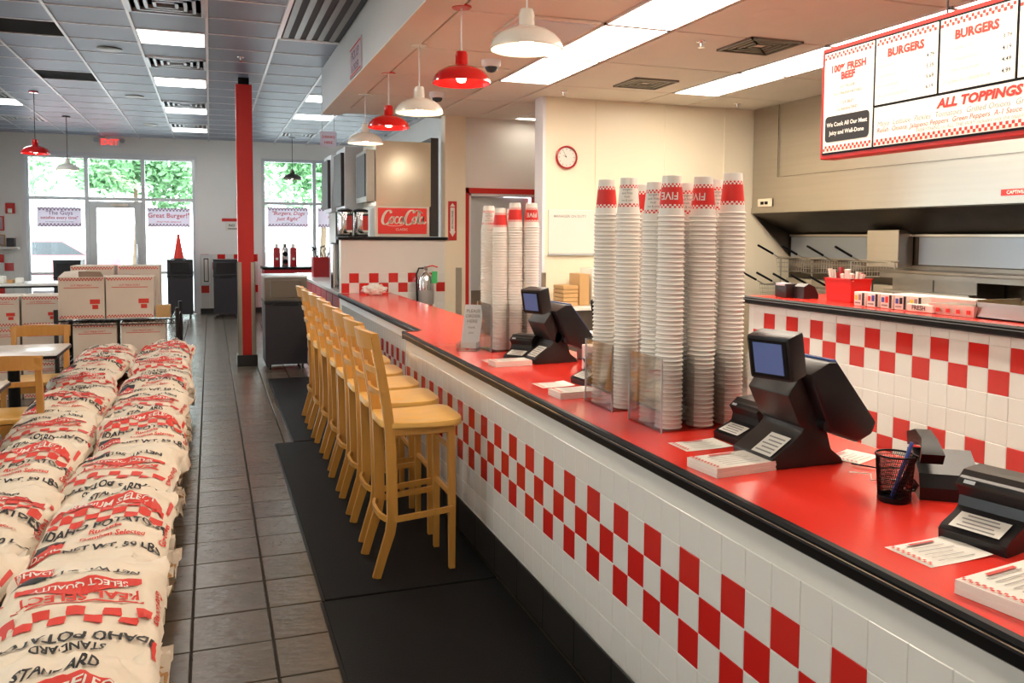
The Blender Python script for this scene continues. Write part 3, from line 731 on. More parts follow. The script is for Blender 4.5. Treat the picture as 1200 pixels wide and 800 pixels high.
carton((-1.005, 8.52, .35), .36, .36, .375, 'printed cream carton on the lower rack shelf, left', gp)
carton((-.60, 8.52, .35), .38, .36, .375, 'printed cream carton on the lower rack shelf, right', gp)
gl = 'printed cartons stacked at the left edge'
for i, (x, z, h, w, d) in enumerate([(-1.845, 0, .34, .33, 'bottom of the left'), (-1.845, .345, .32, .33, 'middle of the left'), (-1.845, .67, .29, .33, 'top of the left'), (-1.50, 0, .34, .32, 'bottom of the right'), (-1.50, .345, .32, .32, 'middle of the right'), (-1.50, .67, .29, .32, 'top of the right')]):
    carton((x, 8.9, z), w, .4, h, 'cream printed carton, %s stack at the left edge beside the rack' % d, gl)
# ================================================================== LEFT TABLES AND CHAIRS
def dining_table(loc, w, d, label):
    t_ = thing('dining_table', label, 'table', loc, 0, 'tables beside the sacks')
    g = G().box(-w/2, w/2, -d/2, d/2, .722, .75, 'table', b=.012); g.make('table_top', t_, at=False)
    G().box(-w/2-.004, w/2+.004, -d/2-.004, d/2+.004, .720, .742, 'black', b=.008).make('edge_band', t_, at=False)
    G().cyl((0, 0, .03), (0, 0, .72), .038, 'black').make('pedestal', t_, at=False)
    for a in range(4): G().tube([(0, 0, .06), (.27*cos(a*pi/2+.78), .27*sin(a*pi/2+.78), .018)], [1.3, .8], 'black', sq=(.05, .03)).make('foot', t_, at=False)
    return t_
dining_table((-1.27, 6.5, 0), .62, .62, 'pale laminate table with black edge beside the sacks, the farther one')
dining_table((-1.335, 4.85, 0), .62, .62, 'pale laminate table with black edge at the left, the nearer one')
def dining_chair(loc, rz, label):
    c_ = thing('dining_chair', label, 'chair', loc, rz, 'wooden chairs at the tables by the sacks')
    G().box(-.2, .2, -.2, .2, .425, .455, 'woodseat', b=.010).make('seat', c_, at=False)
    for x in (-.18, .18):
        G().tube([(x, -.21, 0), (x, -.185, .2), (x, -.18, .45), (x, -.2, .65), (x, -.235, .82)], [.85, 1, 1.1, 1, .9], 'woodd', sq=(.03, .036)).make('leg', c_, at=False, ang=50)
        G().tube([(x, .19, 0), (x, .18, .43)], [.85, 1.05], 'woodd', sq=(.034, .034)).make('leg', c_, at=False, ang=50)
        G().box(x-.01, x+.01, -.18, .18, .2, .23, 'woodd').make('stretcher', c_, at=False)
    G().tube([(-.205, -.225, .785), (-.1, -.245, .79), (0, -.25, .792), (.1, -.245, .79), (.205, -.225, .785)], 1, 'woodd', sq=(.02, .085)).make('top_rail', c_, at=False, ang=50)
    G().tube([(-.18, -.2, .66), (0, -.225, .66), (.18, -.2, .66)], 1, 'woodd', sq=(.014, .03)).make('slat', c_, at=False, ang=50)
    G().box(-.17, .17, -.19, -.165, .37, .42, 'woodd').box(-.17, .17, .165, .19, .37, .42, 'woodd').make('apron', c_, at=False)
    return c_
dc = dining_chair((-1.14, 5.78, 0), 0, 'wooden dining chair with its back to the camera, between the two tables')
dup(dc, (-1.25, 7.15, 0), 'wooden dining chair behind the farther table, facing the camera', rz=pi)
dup(dc, (-1.42, 5.15, 0), 'wooden dining chair at the left edge, tucked under the nearer table', rz=pi)

# ================================================================== TRASH BINS
def bin_(loc, rz, label, w=.43, d=.5, h=1.08, hooded=False):
    b_ = thing('trash_bin', label, 'trash bin', loc, rz, 'charcoal bins')
    G().prism([(-w/2, -d/2), (w/2, -d/2), (w/2, d/2), (-w/2, d/2)], .07, h*.72, 'bin').make('body', b_, at=False, smooth=False)
    G().box(-w/2-.008, w/2+.008, -d/2-.008, d/2+.008, h*.70, h*.74, 'plast', b=.008).make('rim', b_, at=False)
    g = G().box(-w/2-.004, w/2+.004, -d/2-.004, d/2+.004, h*.74, h-.02, 'bintop' if hooded else 'bin', b=.01); g.make('hood', b_, at=False)
    G().box(-w/2-.008, w/2+.008, -d/2-.012, d/2+.008, h-.025, h, 'alu' if hooded else 'plast', b=.008).make('lid', b_, at=False)
    G().box(-w*.38, w*.38, -d/2-.010, -d/2-.002, h*.77, h*.95, 'bintop' if hooded else 'plast', b=.004).make('flap', b_, at=False)
    G().tube([(-w*.3, -d/2-.01, h*.705), (-w*.3, -d/2-.03, h*.70), (w*.3, -d/2-.03, h*.70), (w*.3, -d/2-.01, h*.705)], .008, 'plast').make('handle', b_, at=False)
    for x in (-w/2+.05, w/2-.05):
        for y in (-d/2+.06, d/2-.06):
            wc = G().cyl((x-.012, y, .034), (x+.012, y, .034), .033, 'plast', 14).box(x-.016, x+.016, y-.008, y+.008, .04, .075, 'chrome'); wc.make('caster', b_, at=False)
    return b_
bin_((.80, 10.2, 0), 0, 'large dark trash bin on casters with steel lid beside the red column', hooded=True, w=.46, d=.62)
bin_((-.535, 16.95, 0), 0, 'charcoal bin beside the entrance door with a red cone on top')
bin_((.26, 16.85, 0), 0, 'charcoal bin against the back wall left of the red column')
bin_((-2.38, 16.9, 0), 0, 'charcoal bin in front of the left entrance glass, behind the cartons')
cn = thing('traffic_cone', 'small red cone standing on the bin by the entrance', 'cone', (-.56, 16.95, 1.08))
G().box(-.13, .13, -.13, .13, 0, .02, 'plast', b=.006).make('cone_base', cn, at=False)
G().lathe([(.10, .02), (.085, .05), (.02, .46), (.015, .47)], 'cone').make('cone_body', cn, at=False)

# ================================================================== PENDANT LAMPS
def pendant(loc, ztop, m, label, cord='trim', canopy=None, lit=True, s=1):
    """loc: centre of the shade mouth"""
    x, y, z = loc; p = thing('pendant_lamp', label, 'lamp', (x, y, z), 0, 'dome pendant lamps')
    pr_ = [(.168, 0), (.172, .003), (.170, .012), (.160, .040), (.138, .066), (.105, .086), (.066, .100), (.044, .106), (.038, .112), (.036, .165), (.030, .185), (.012, .190), (0.0, .191)]
    inn = [(.166, .001), (.156, .039), (.134, .063), (.10, .083), (.05, .098), (0.0, .1)]
    X = Matrix.Scale(s, 4)
    G().lathe(pr_, m, X, 40, cap=False).make('shade', p, at=False, ang=50)
    G().lathe(inn, m, X, 40, cap=False).make('shade_lining', p, at=False, ang=50)
    G().cyl((0, 0, .18*s), (0, 0, ztop-z), .005, cord, 8).make('cord', p, at=False)
    G().lathe([(.055, ztop-z-.016), (.06, ztop-z-.010), (.058, ztop-z)], canopy or m, None, 24).make('canopy', p, at=False)
    if lit: G().lathe([(0.0001, .006), (.022, .012), (.032, .034), (.028, .055), (.014, .078), (.013, .095)], 'bulb', X, 16).make('bulb', p, at=False)
for y, m, z, nm in ((3.77, 'whiteg', 2.405, 'white dome pendant lamp nearest the camera, over the counter'), (4.86, 'redg', 2.43, 'red dome pendant lamp nearer the camera, over the counter'), (5.93, 'whiteg', 2.40, 'white dome pendant lamp between the two red ones over the counter'), (7.02, 'redg', 2.425, 'red dome pendant lamp farther away over the counter'), (8.14, 'whiteg', 2.41, 'white dome pendant lamp farthest along the counter, before the soda dispenser')):
    pendant((1.405, y, z), ZK, m, nm)
pendant((-2.1, 12.4, 2.56), ZD, 'redg', 'red dome pendant lamp hanging over the dining room at the left', cord='plast')
pendant((-2.07, 14.8, 2.52), ZD, 'whiteg', 'pale dome pendant lamp in front of the left shop window', cord='plast', canopy='plast')
pendant((1.455, 16.3, 2.57), ZD, 'steeld', 'grey dome pendant lamp in front of the right shop window', cord='plast', canopy='plast')

# ================================================================== CEILING FIXTURES (unseen pantry lamp is added behind the clock wall)
def troffer(x, y, w, d, z, m, label, group):
    t_ = thing('ceiling_light', label, 'ceiling light', (x+w/2, y+d/2, z), 0, group)
    G().box(x, x+w, y, y+d, z+.012, z+.05, 'trim').make('housing', t_, smooth=False)
    G().box(x+.012, x+w-.012, y+.012, y+d-.012, z+.002, z+.014, m).make('diffuser', t_, smooth=False)
    g = G(); g.box(x, x+.012, y, y+d, z-.003, z+.014, 'cgrid').box(x+w-.012, x+w, y, y+d, z-.003, z+.014, 'cgrid').box(x, x+w, y, y+.012, z-.003, z+.014, 'cgrid').box(x, x+w, y+d-.012, y+d, z-.003, z+.014, 'cgrid'); g.make('frame', t_, smooth=False)
for k, (i, j) in enumerate(LIGHTS):
    lab = {(-1, 1): 'nearest square light in the dining ceiling, left of the red column', (-1, 5): 'second square dining ceiling light from the camera', (-1, 9): 'third square dining ceiling light from the camera', (-1, 13): 'farthest square dining ceiling light, near the back wall', (2, 6): 'square ceiling light just past the bulkhead end', (2, 9): 'square ceiling light farther past the bulkhead, toward the window'}.get((i, j), 'square dining ceiling light outside the frame')
    troffer(i*CP+.014, CY0+j*CP+.012, CP-.028, CP-.024, ZD+.0, 'paneld' if j > 0 else 'panel', lab, 'square dining lights' if lab[-5:] != 'frame' else 'added dining lights outside the frame')
for k, (x, y) in enumerate(KL):
    col_ = 'left' if x < 3 else 'right'; n_ = k if x < 3 else k-6
    troffer(x, y-.0, .47, 1.03, ZK-.004, 'panel', '%s fluorescent panel of the %s row in the kitchen ceiling, counted from the clock wall' % (['first', 'second', 'third', 'fourth', 'fifth', 'sixth'][n_], col_), 'kitchen ceiling lights')
troffer(3.3, 8.2, .47, 1.03, ZK-.004, 'panel', 'added fluorescent panel, unseen behind the clock wall, brightening the doorway', 'kitchen ceiling lights')  # added out of view to brighten the doorway wall
def diffuser(x, y, w, d, z, label, mat_='alu', rings=4):
    t_ = thing('ceiling_vent', label, 'vent', (x+w/2, y+d/2, z), 0, 'ceiling air vents')
    G().box(x, x+w, y, y+d, z+.03, z+.035, 'dgrey').make('backing', t_, smooth=False)
    for k in range(rings):
        a = .0+k*w/2/rings*.9; b_ = a+w*.045; zz = z+.0+k*.0
        g = G()
        for (u0, u1, v0, v1) in ((x+a, x+w-a, y+a, y+b_), (x+a, x+w-a, y+d-b_, y+d-a), (x+a, x+b_, y+a, y+d-a), (x+w-b_, x+w-a, y+a, y+d-a)): g.box(u0, u1, v0, v1, zz-.008+(.004 if k else 0), zz+.026, mat_)
        g.make('frame' if not k else 'louvre', t_, smooth=False)
vl = {(-1, -1): 'large stepped air vent nearest the camera in the dining ceiling', (-1, 3): 'air vent between the first two dining ceiling lights', (-1, 8): 'air vent just before the third dining ceiling light', (-1, 12): 'air vent just before the farthest dining ceiling light', (2, 13): 'air vent above the right shop window', (-5, 12): 'air vent above the left shop window', (-5, 8): 'air vent at the left edge of the dining ceiling'}
for (i, j) in VENTS: diffuser(i*CP+.014, CY0+j*CP+.012, CP-.028, CP-.024, ZD, vl[(i, j)])
for (i, j) in RETURNS:
    r_ = thing('return_grille', 'black return air grille in the dining ceiling, %s' % ('nearer the camera' if j == 1 else 'farther from the camera'), 'grille', ((i+.5)*CP, CY0+(j+.5)*CP, ZD), 0, 'black return grilles')
    G().box(i*CP+.012, (i+1)*CP-.012, CY0+j*CP+.01, CY0+(j+1)*CP-.01, ZD+.02, ZD+.03, 'dgrey').make('backing', r_, smooth=False)
    g = G()
    for k in range(22): g.box(i*CP+.012, (i+1)*CP-.012, CY0+j*CP+.01+k*.0265, CY0+j*CP+.014+k*.0265, ZD+.002, ZD+.02, 'dgrey')
    g.make('slats', r_, smooth=False)
sl = thing('slot_diffuser', 'long slotted air diffuser beside the bulkhead', 'vent', (.9, 7.3, ZD))
y0, y1 = CY0-2*CP, CY0+CP*1-.1
G().box(.62, 1.17, y0, y1, ZD-.007, ZD-.005, 'dgrey').make('backing', sl, smooth=False)
for k in range(5): G().box(.65+k*.105, .665+k*.105+.035, y0, y1, ZD-.012, ZD-.004, 'steeld').make('blade', sl, smooth=False)
G().box(.60, .635, y0, y1, ZD-.016, ZD+.03, 'cgrid').box(.61, 1.17, y1-.02, y1, ZD-.016, ZD+.03, 'cgrid').make('frame', sl, smooth=False)
for n, (x, y) in enumerate(((-.905, 9.3), (-.91, 12.33), (-.9, 15.37))):
    sp = thing('ceiling_speaker', 'round grey ceiling speaker, %s from the camera' % NTH[n], 'speaker', (x, y, ZD), 0, 'round dining ceiling speakers')
    G().lathe([(.115, .004), (.115, -.004), (.10, -.009), (.0001, -.010)], 'steeld', T(0, 0, 0), 28).make('grille', sp, at=False)
sp = thing('ceiling_speaker', 'round cream speaker in the kitchen ceiling near the menu board', 'speaker', (3.2, 4.35, ZK))
G().lathe([(.12, .0), (.12, -.006), (.10, -.010), (.0001, -.010)], 'kceil', None, 28).make('grille', sp, at=False)
def sprinkler(x, y, z, lab):
    s_ = thing('sprinkler', lab, 'sprinkler', (x, y, z), 0, 'ceiling sprinkler heads')
    G().lathe([(.035, 0), (.032, -.006), (.012, -.01), (.009, -.035), (.022, -.04), (.022, -.043), (.0001, -.044)], 'chrome', None, 16).make('head', s_, at=False)
sprinkler(.32, 9.23, ZD, 'chrome sprinkler head in the dining ceiling by the column')
sprinkler(3.19, 5.13, ZK-.004, 'sprinkler head in the kitchen ceiling nearest the camera')
sprinkler(3.09, 7.3, ZK-.004, 'sprinkler head in the kitchen ceiling above the clock')
sprinkler(5.0, 7.35, ZK-.004, 'sprinkler head in the kitchen ceiling by the hood')
diffuser(3.42, 4.88, .42, .42, ZK-.012, 'kitchen ceiling air vent nearer the camera', 'steeld')
diffuser(3.38, 6.45, .42, .42, ZK-.012, 'kitchen ceiling air vent farther from the camera', 'steeld')
acc = thing('access_panel', 'flat square tan access panel in the kitchen ceiling behind the nearest white lamp', 'panel', (2.05, 5.15, ZK-.004), 0, 'tan access panels')
G().box(1.78, 2.32, 4.88, 5.42, ZK-.022, ZK-.004, 'kceil', b=.004).box(1.81, 2.29, 4.91, 5.39, ZK-.030, ZK-.020, 'soffit').make('panel_face', acc)
acc2 = thing('access_panel', 'flat square tan access panel in the kitchen ceiling behind the nearer red lamp', 'panel', (2.03, 6.75, ZK-.004), 0, 'tan access panels')
G().box(1.78, 2.28, 6.5, 7.0, ZK-.022, ZK-.004, 'kceil', b=.004).make('panel_face', acc2)
for n, (x, y) in enumerate(((2.04, 6.24), (2.02, 7.8))):
    c_ = thing('dome_camera', 'small white dome security camera in the kitchen ceiling, %s' % ('nearer' if n == 0 else 'farther'), 'camera', (x, y, ZK-.004), 0, 'dome security cameras')
    G().lathe([(.075, 0), (.075, -.035), (.065, -.05), (.05, -.052)], 'trim', None, 24).make('camera_housing', c_, at=False)
    G().lathe([(.05, -.05), (.046, -.07), (.03, -.088), (.0001, -.094)], 'carglass', None, 24).make('dome', c_, at=False)
# ================================================================== CUPS
def cup_mesh(kind, n=28):
    def prof_r(z): return .0425-(.0425-.030)*z/.135
    g = G()
    if kind == 'plain':
        pr_ = [(.0415, .0), (.0450, .001), (.0462, .0035), (.0450, .006), (prof_r(.007), .0068), (prof_r(.03), .03), (prof_r(.135), .135), (.0285, .1345), (.027, .131), (.0001, .131)]
        g.lathe(pr_, 'cup', None, n)
    else:
        zs = [.007, .030, .036, .042, .097, .103, .109, .134]
        pr_ = [(.0415, 0), (.0450, .001), (.0462, .0035), (.0450, .006)]+[(prof_r(z), z) for z in zs]+[(.0285, .1345), (.027, .131), (.0001, .131)]
        base_i = 4
        def mm(i, k):
            j = i-base_i
            if kind == 'red':
                if j in (1, 4): return 'cupred' if k % 2 == 0 else 'cup'
                if j in (2, 5): return 'cupred' if k % 2 else 'cup'
                if j == 3: return 'cupred'
            if kind == 'white':
                if j in (1, 4): return 'cupred' if k % 2 == 0 else 'cup'
                if j in (2, 5): return 'cupred' if k % 2 else 'cup'
            return 'cup'
        g.lathe(pr_, mm, None, 32)
    return g
def wrap_text(s, size, zc, phi, m, flip=True):
    v, f = text2d(s, size, 0, .012); g = G(); vs = []
    for p in v:
        x, y = (-p.x, -p.y) if flip else (p.x, p.y); z = zc+y; r = .0425-.0125*z/.135+.0008; a = phi+x/r
        vs.append((r*cos(a), r*sin(a), z))
    g.add(vs, f, m); return g
cp_plain = cup_mesh('plain').make('paper_cup', at=(0, 0, 0)); MP = cp_plain.data; bpy.data.objects.remove(cp_plain)
cp = cup_mesh('red').make('paper_cup', at=(0, 0, 0)); MR = cp.data; bpy.data.objects.remove(cp)
cp = cup_mesh('white').make('paper_cup', at=(0, 0, 0)); MW = cp.data; bpy.data.objects.remove(cp)
lt = wrap_text('FIVE', .034, .070, 0, 'paper').make('cup_lettering', at=(0, 0, 0)); MLT = lt.data; bpy.data.objects.remove(lt)
lt = G()
for k, (s_, sz) in enumerate((('burgers', .012), ('and fries', .012), ('fresh', .010), ('hot & cold', .010))):
    v_, f_ = text2d(s_, sz, 0, .01); z0 = .092-k*.013; vs = []
    for p in v_:
        z = z0+p.y; r = .0425-.0125*z/.135+.0008; a = p.x/r; vs.append((r*cos(a), r*sin(a), z))
    lt.add(vs, f_, 'pgrey')
lt = lt.make('cup_lettering', at=(0, 0, 0)); MLW = lt.data; bpy.data.objects.remove(lt)
RC = random.Random(21); PITCH = .0146
_u = ['', 'first', 'second', 'third', 'fourth', 'fifth', 'sixth', 'seventh', 'eighth', 'ninth', 'tenth', 'eleventh', 'twelfth', 'thirteenth', 'fourteenth', 'fifteenth', 'sixteenth', 'seventeenth', 'eighteenth', 'nineteenth']
def ordinal(n):
    if n < 20: return _u[n]
    a, b = divmod(n, 10); return {2: 'twent', 3: 'thirt', 4: 'fort', 5: 'fift'}[a]+('y-'+_u[b] if b else 'ieth')
stuffcups = G()
def cup_stack(x, y, ztop, kind, where, single=True, lean=(0, 0), phi=None, z0=ZT+.004, letter=True):
    n = int((ztop-z0-.135)/PITCH)+1
    for k in range(n):
        z = z0+k*PITCH; f_ = k/max(1, n-1)
        jx, jy = RC.uniform(-.0007, .0007)+lean[0]*f_, RC.uniform(-.0007, .0007)+lean[1]*f_
        last = k == n-1
        if single or last:
            me = MP if not last else (MR if kind == 'red' else MW)
            o = bpy.data.objects.new('paper_cup', me); COL.objects.link(o); o.location = (x+jx, y+jy, z)
            if last and kind == 'white': o.scale = (.99, .99, 1)
            tag(o, ('paper cup, %s from the top in the ' % ordinal(n-k) if not last else ('red-banded' if kind == 'red' else 'white printed')+' paper cup topping the ')+where, 'cup', 'nested paper cups in the '+where)
            o.rotation_euler = (0, 0, (phi if phi is not None else -1.9) if last else RC.uniform(0, 6))
            if last and letter:
                l_ = bpy.data.objects.new('cup_lettering', MLT if kind == 'red' else MLW); COL.objects.link(l_); l_.parent = o
        else:
            me = MP; o_ = len(stuffcups.v); mi = stuffcups.mi('cup')
            vv = [v.co for v in me.vertices]; stuffcups.v += [(v.x+x+jx, v.y+y+jy, v.z+z) for v in vv]
            for p in me.polygons: stuffcups.f.append(tuple(o_+a for a in p.vertices)); stuffcups.m.append(mi)
B_ = 'of the nearest holder'
cup_stack(1.410, 2.425, 1.742, 'red', 'front left stack '+B_, lean=(-.002, 0), phi=-2.3)
cup_stack(1.530, 2.425, 1.745, 'red', 'front middle stack '+B_, lean=(-.004, 0), phi=-2.75)
cup_stack(1.640, 2.425, 1.762, 'red', 'front right stack '+B_, lean=(-.002, 0), letter=False)
cup_stack(1.412, 2.535, 1.735, 'white', 'rear left stack '+B_, phi=-2.3)
cup_stack(1.425, 2.765, 1.755, 'white', 'front stack of the second holder', phi=-2.2, lean=(.004, 0))
cup_stack(1.395, 2.885, 1.752, 'red', 'rear left stack of the second holder', lean=(.004, 0), letter=False)
cup_stack(1.530, 2.540, 1.725, 'white', 'rear middle stack '+B_, single=False, phi=-2.0)
cup_stack(1.640, 2.540, 1.745, 'white', 'rear right stack '+B_, single=False, phi=-1.7)
cup_stack(1.550, 2.885, 1.745, 'red', 'rear right stack of the second holder', single=False, letter=False)
F_ = 'of the far cup holder'
cup_stack(1.470, 4.53, 1.71, 'white', 'leftmost stack '+F_, single=False)
cup_stack(1.502, 4.42, 1.70, 'red', 'second stack from the left '+F_, single=False, letter=False)
cup_stack(1.580, 4.40, 1.728, 'red', 'third stack from the left '+F_, single=False, letter=False)
cup_stack(1.668, 4.38, 1.722, 'red', 'rightmost stack '+F_, single=False, phi=-1.9)
cup_stack(1.60, 4.50, 1.70, 'white', 'rear stack '+F_, single=False)
tag(stuffcups.make('paper_cups', kind='stuff'), 'remaining white paper cups nested in the rear and far holder stacks', 'cup')
def holder(x0, x1, y0, y1, h, nx, ny, label, rz=0):
    h_ = thing('cup_holder', label, 'cup holder', ((x0+x1)/2, (y0+y1)/2, ZT), 0, 'clear acrylic cup holders')
    th = .003
    G().box(x0, x1, y0, y1, ZT, ZT+.004, 'acrylic').make('holder_base', h_, smooth=False)
    for k in range(nx+1):
        x = x0+(x1-x0-th)*k/nx; G().box(x, x+th, y0, y1, ZT+.004, ZT+h, 'acrylic').make('holder_panel', h_, smooth=False)
    for k in range(ny+1):
        y = y0+(y1-y0-th)*k/ny; G().box(x0, x1, y, y+th, ZT+.004, ZT+h, 'acrylic').make('holder_panel', h_, smooth=False)
    g = G()
    for (a, b) in ((x0, y0), (x1-.004, y0), (x0, y1-.004), (x1-.004, y1-.004)): g.box(a, a+.004, b, b+.004, ZT, ZT+h, 'trim')
    g.make('bright_edge', h_, smooth=False)
holder(1.350, 1.70, 2.365, 2.595, .24, 3, 2, 'clear acrylic cup holder nearest the camera, holding six tall stacks')
holder(1.345, 1.61, 2.71, 2.945, .24, 2, 2, 'clear acrylic cup holder just behind the nearest one, on the red counter')
holder(1.42, 1.73, 4.33, 4.585, .26, 3, 2, 'clear acrylic cup holder farther down the counter behind the tilted sign')

# ================================================================== POS TERMINALS, PRINTERS, PAPERS
def pos(loc, label, rz=0):
    x, y, z = loc; p = thing('cash_register', label, 'cash register', loc, rz, 'black touchscreen registers')
    XY = Matrix(((1, 0, 0, 0), (0, 0, -1, .11), (0, 1, 0, 0), (0, 0, 0, 1)))
    def pro(poly, d0, d1, m, name, b=.006, par=None):
        bm = bmesh.new(); vs = [bm.verts.new((a, -d0, c)) for a, c in poly]; bm.faces.new(vs)
        r_ = bmesh.ops.extrude_face_region(bm, geom=bm.faces[:]); bmesh.ops.translate(bm, vec=(0, d0-d1, 0), verts=[v for v in r_['geom'] if isinstance(v, bmesh.types.BMVert)])
        bmesh.ops.recalc_face_normals(bm, faces=bm.faces[:])
        if b: bmesh.ops.bevel(bm, geom=bm.edges[:], offset=b, segments=2, affect='EDGES', profile=.6)
        bm.verts.index_update(); g = G().add([(v.co.x, -v.co.y, v.co.z) for v in bm.verts], [tuple(v.index for v in f.verts) for f in bm.faces], m); bm.free()
        return g.make(name, par or p, at=False, ang=50)
    # local: +x = cashier side, y = 0 (near) .. .22 (far)
    pro([(-.105, .0), (.135, .0), (.125, .018), (.09, .045), (.07, .11), (.045, .16), (.005, .16), (-.008, .10), (-.030, .080), (-.108, .028)], 0.02, .20, 'brownp', 'stand')
    pro([(-.015, .262), (.045, .292), (.075, .292), (.213, .118), (.198, .086), (.15, .064), (.055, .10)], -.015, .25, 'plast', 'monitor', .010)
    pro([(-.06, .2), (-.02, .255), (.045, .13), (.02, .09), (-.02, .12)], .02, .2, 'brownp', 'arm', .004)
    pro([(.060, .297), (.077, .297), (.212, .125), (.203, .115)], 0.0, .235, 'lcd', 'touchscreen', 0)
    G().cyl((.05, -.012, .118), (.05, .215, .118), .016, 'plast', 16).make('hinge', p, at=False)
    q = RZ(radians(20)); Xd = T(-.122, .005, .318) @ q @ RY(radians(-12))
    g = G(); g.box(-.030, .040, -.072, .058, -.062, .060, 'plast', b=.010, X=Xd); g.make('customer_display', p, at=False, ang=50)
    g = G(); g.box(-.0325, -.029, -.062, .048, -.052, .050, 'black', X=Xd); g.box(-.0345, -.031, -.050, .036, -.042, .042, 'lcd', X=Xd); g.make('display_screen', p, at=False, smooth=False)
    G().add([(-.104, .030, .0335), (-.104, .115, .0335), (-.036, .115, .0790), (-.036, .030, .0790)], [(0, 3, 2, 1)], 'paper', T(-.001, 0, .002)).make('notice_sticker', p, at=False, smooth=False)
    g = G()
    for k in range(5):
        xa = -.097+.0115*k; za = .0335+(xa+.104)*.669; xb = xa+.004; zb = za+.0027
        g.add([(xa, .038, za), (xa, .107-.012*(k % 2), za), (xb, .107-.012*(k % 2), zb), (xb, .038, zb)], [(0, 3, 2, 1)], 'pgrey', T(-.0015, 0, .003))
    g.make('sticker_print', p, at=False, smooth=False)
    return p
p0 = pos((1.522, 1.865, ZT), 'large black touchscreen register nearest the camera, in front of the cup stacks')
dup(p0, (1.60, 3.84, ZT), 'black touchscreen register farther down the counter beside the far cup holder', rz=radians(6))
dup(p0, (1.64, 3.12, ZT), 'black touchscreen register mostly hidden behind the second cup holder', rz=radians(4))
def printer(loc, rz, label, s=1):
    p = thing('receipt_printer', label, 'printer', loc, rz, 'black receipt printers')
    # local: -y faces front (paper tray), width along x
    prof_ = [(-.085, 0), (.085, 0), (.085, .095), (.078, .112), (.055, .12), (.0, .118), (-.02, .110), (-.028, .095), (-.018, .075), (-.022, .055), (-.035, .045), (-.075, .030), (-.088, .02)]
    YZ = Matrix(((0, 0, 1, 0), (1, 0, 0, 0), (0, 1, 0, 0), (0, 0, 0, 1)))
    G().prism([(a*s, b*s) for a, b in prof_], -.065*s, .065*s, 'plast', YZ).make('printer_body', p, at=False, ang=30)
    G().prism([(a*s, b*s) for a, b in [(-.030, .098), (.0, .123), (.06, .125), (.085, .112), (.086, .08), (.05, .05), (.0, .06)]], -.068*s, .068*s, 'brownp', YZ).make('printer_lid', p, at=False, ang=30)
    G().add([(-.048*s, -.083*s, .0275*s+.0025), (.048*s, -.083*s, .0275*s+.0025), (.048*s, -.037*s, .046*s+.0025), (-.048*s, -.037*s, .046*s+.0025)], [(0, 1, 2, 3)], 'paper').make('white_label', p, at=False, smooth=False)
    g = G()
    for k in range(4):
        y = -.078+.010*k; z = .0295+.0042*k; w = .036-.006*(k % 2)
        g.add([(-w*s, y*s, z*s+.0035), (w*s, y*s, z*s+.0035), (w*s, (y+.0035)*s, (z+.0015)*s+.0035), (-w*s, (y+.0035)*s, (z+.0015)*s+.0035)], [(0, 1, 2, 3)], 'pgrey')
    g.make('label_print', p, at=False, smooth=False)
    G().add([(-.05*s, -.0335*s, .104*s), (-.028*s, -.0335*s, .104*s), (-.028*s, -.0285*s, .110*s), (-.05*s, -.0285*s, .110*s)], [(0, 1, 2, 3)], 'alu').make('badge', p, at=False, smooth=False)
    return p
pr0 = printer((1.572, 2.205, ZT), radians(-88), 'black receipt printer beside the nearest register, white label on its tray')
dup(pr0, (1.552, 3.285, ZT), 'black receipt printer left of the second cup holder', rz=radians(-86))
dup(pr0, (1.505, 4.05, ZT), 'small black receipt printer in front of the far register', rz=radians(-55))
dup(pr0, (1.540, 1.298, ZT), 'black receipt printer at the right edge of the frame, nearest the camera', rz=radians(-77)).scale = (1.08, 1.08, 1.08)
def sheet(x, y, rz, label, n=1, w=.14, d=.125):
    h = .0008 if n == 1 else .026
    t_ = thing('menu_sheets' if n > 1 else 'menu_sheet', label, 'paper stack' if n > 1 else 'paper', (x, y, ZT+.0006), rz, 'paper menus on the counter')
    if n > 1:
        for k in range(4): G().box(-w/2-.001*(k % 2), w/2+.002*((k+1) % 2), -d/2, d/2-.001*(k % 2), h*k/4, h*(k+1)/4-.0004, 'paper').make('sheet_bundle', t_, at=False, smooth=False)
    else:
        g = G(); vs = []; N_ = 8
        for a in range(N_+1):
            for b in range(2):
                xx = -w/2+w*a/N_; vs += [(xx, -d/2+d*b, .0004+.004*(a/N_)**3)]
        g.add(vs, [(2*a, 2*a+2, 2*a+3, 2*a+1) for a in range(N_)], 'paper').make('page', t_, at=False)
    g = G(); X = T(0, 0, h+.0012+(.001 if n == 1 else 0)); c_ = .0065
    for k in range(int(d/c_)-1):
        if k % 2 == 0: g.quad(-w/2+.004, -w/2+.004+c_, -d/2+.005+k*c_, -d/2+.005+(k+1)*c_, 'pred', X)
        else: g.quad(-w/2+.004+c_, -w/2+.004+2*c_, -d/2+.005+k*c_, -d/2+.005+(k+1)*c_, 'pred', X)
    for k in range(6): g.quad(-w*.28, w*.3-.01*(k % 3), -d*.38+k*.016, -d*.38+k*.016+.003, 'pgrey', X)
    g.quad(-w*.2, w*.2, d*.33, d*.40, 'pred', X); g.make('printing', t_, at=False, smooth=False)
    return t_
sheet(1.325, 1.94, radians(5), 'thick stack of printed paper menus in front of the nearest register', 40, .195, .13)
sheet(1.385, 2.19, radians(0), 'single printed sheet feeding from the printer beside the nearest register', 1, .16, .11)
sheet(1.725, 1.93, radians(20), 'plain small sheet behind the nearest register', 1, .12, .10)
sheet(1.365, 1.28, radians(2), 'single printed sheet in front of the printer at the right edge', 1, .165, .115)
sheet(1.345, 1.07, radians(8), 'thick stack of printed paper menus at the right edge of the frame', 40, .21, .125)
sheet(1.36, 3.295, radians(2), 'single printed sheet in front of the middle printer', 1, .15, .12)
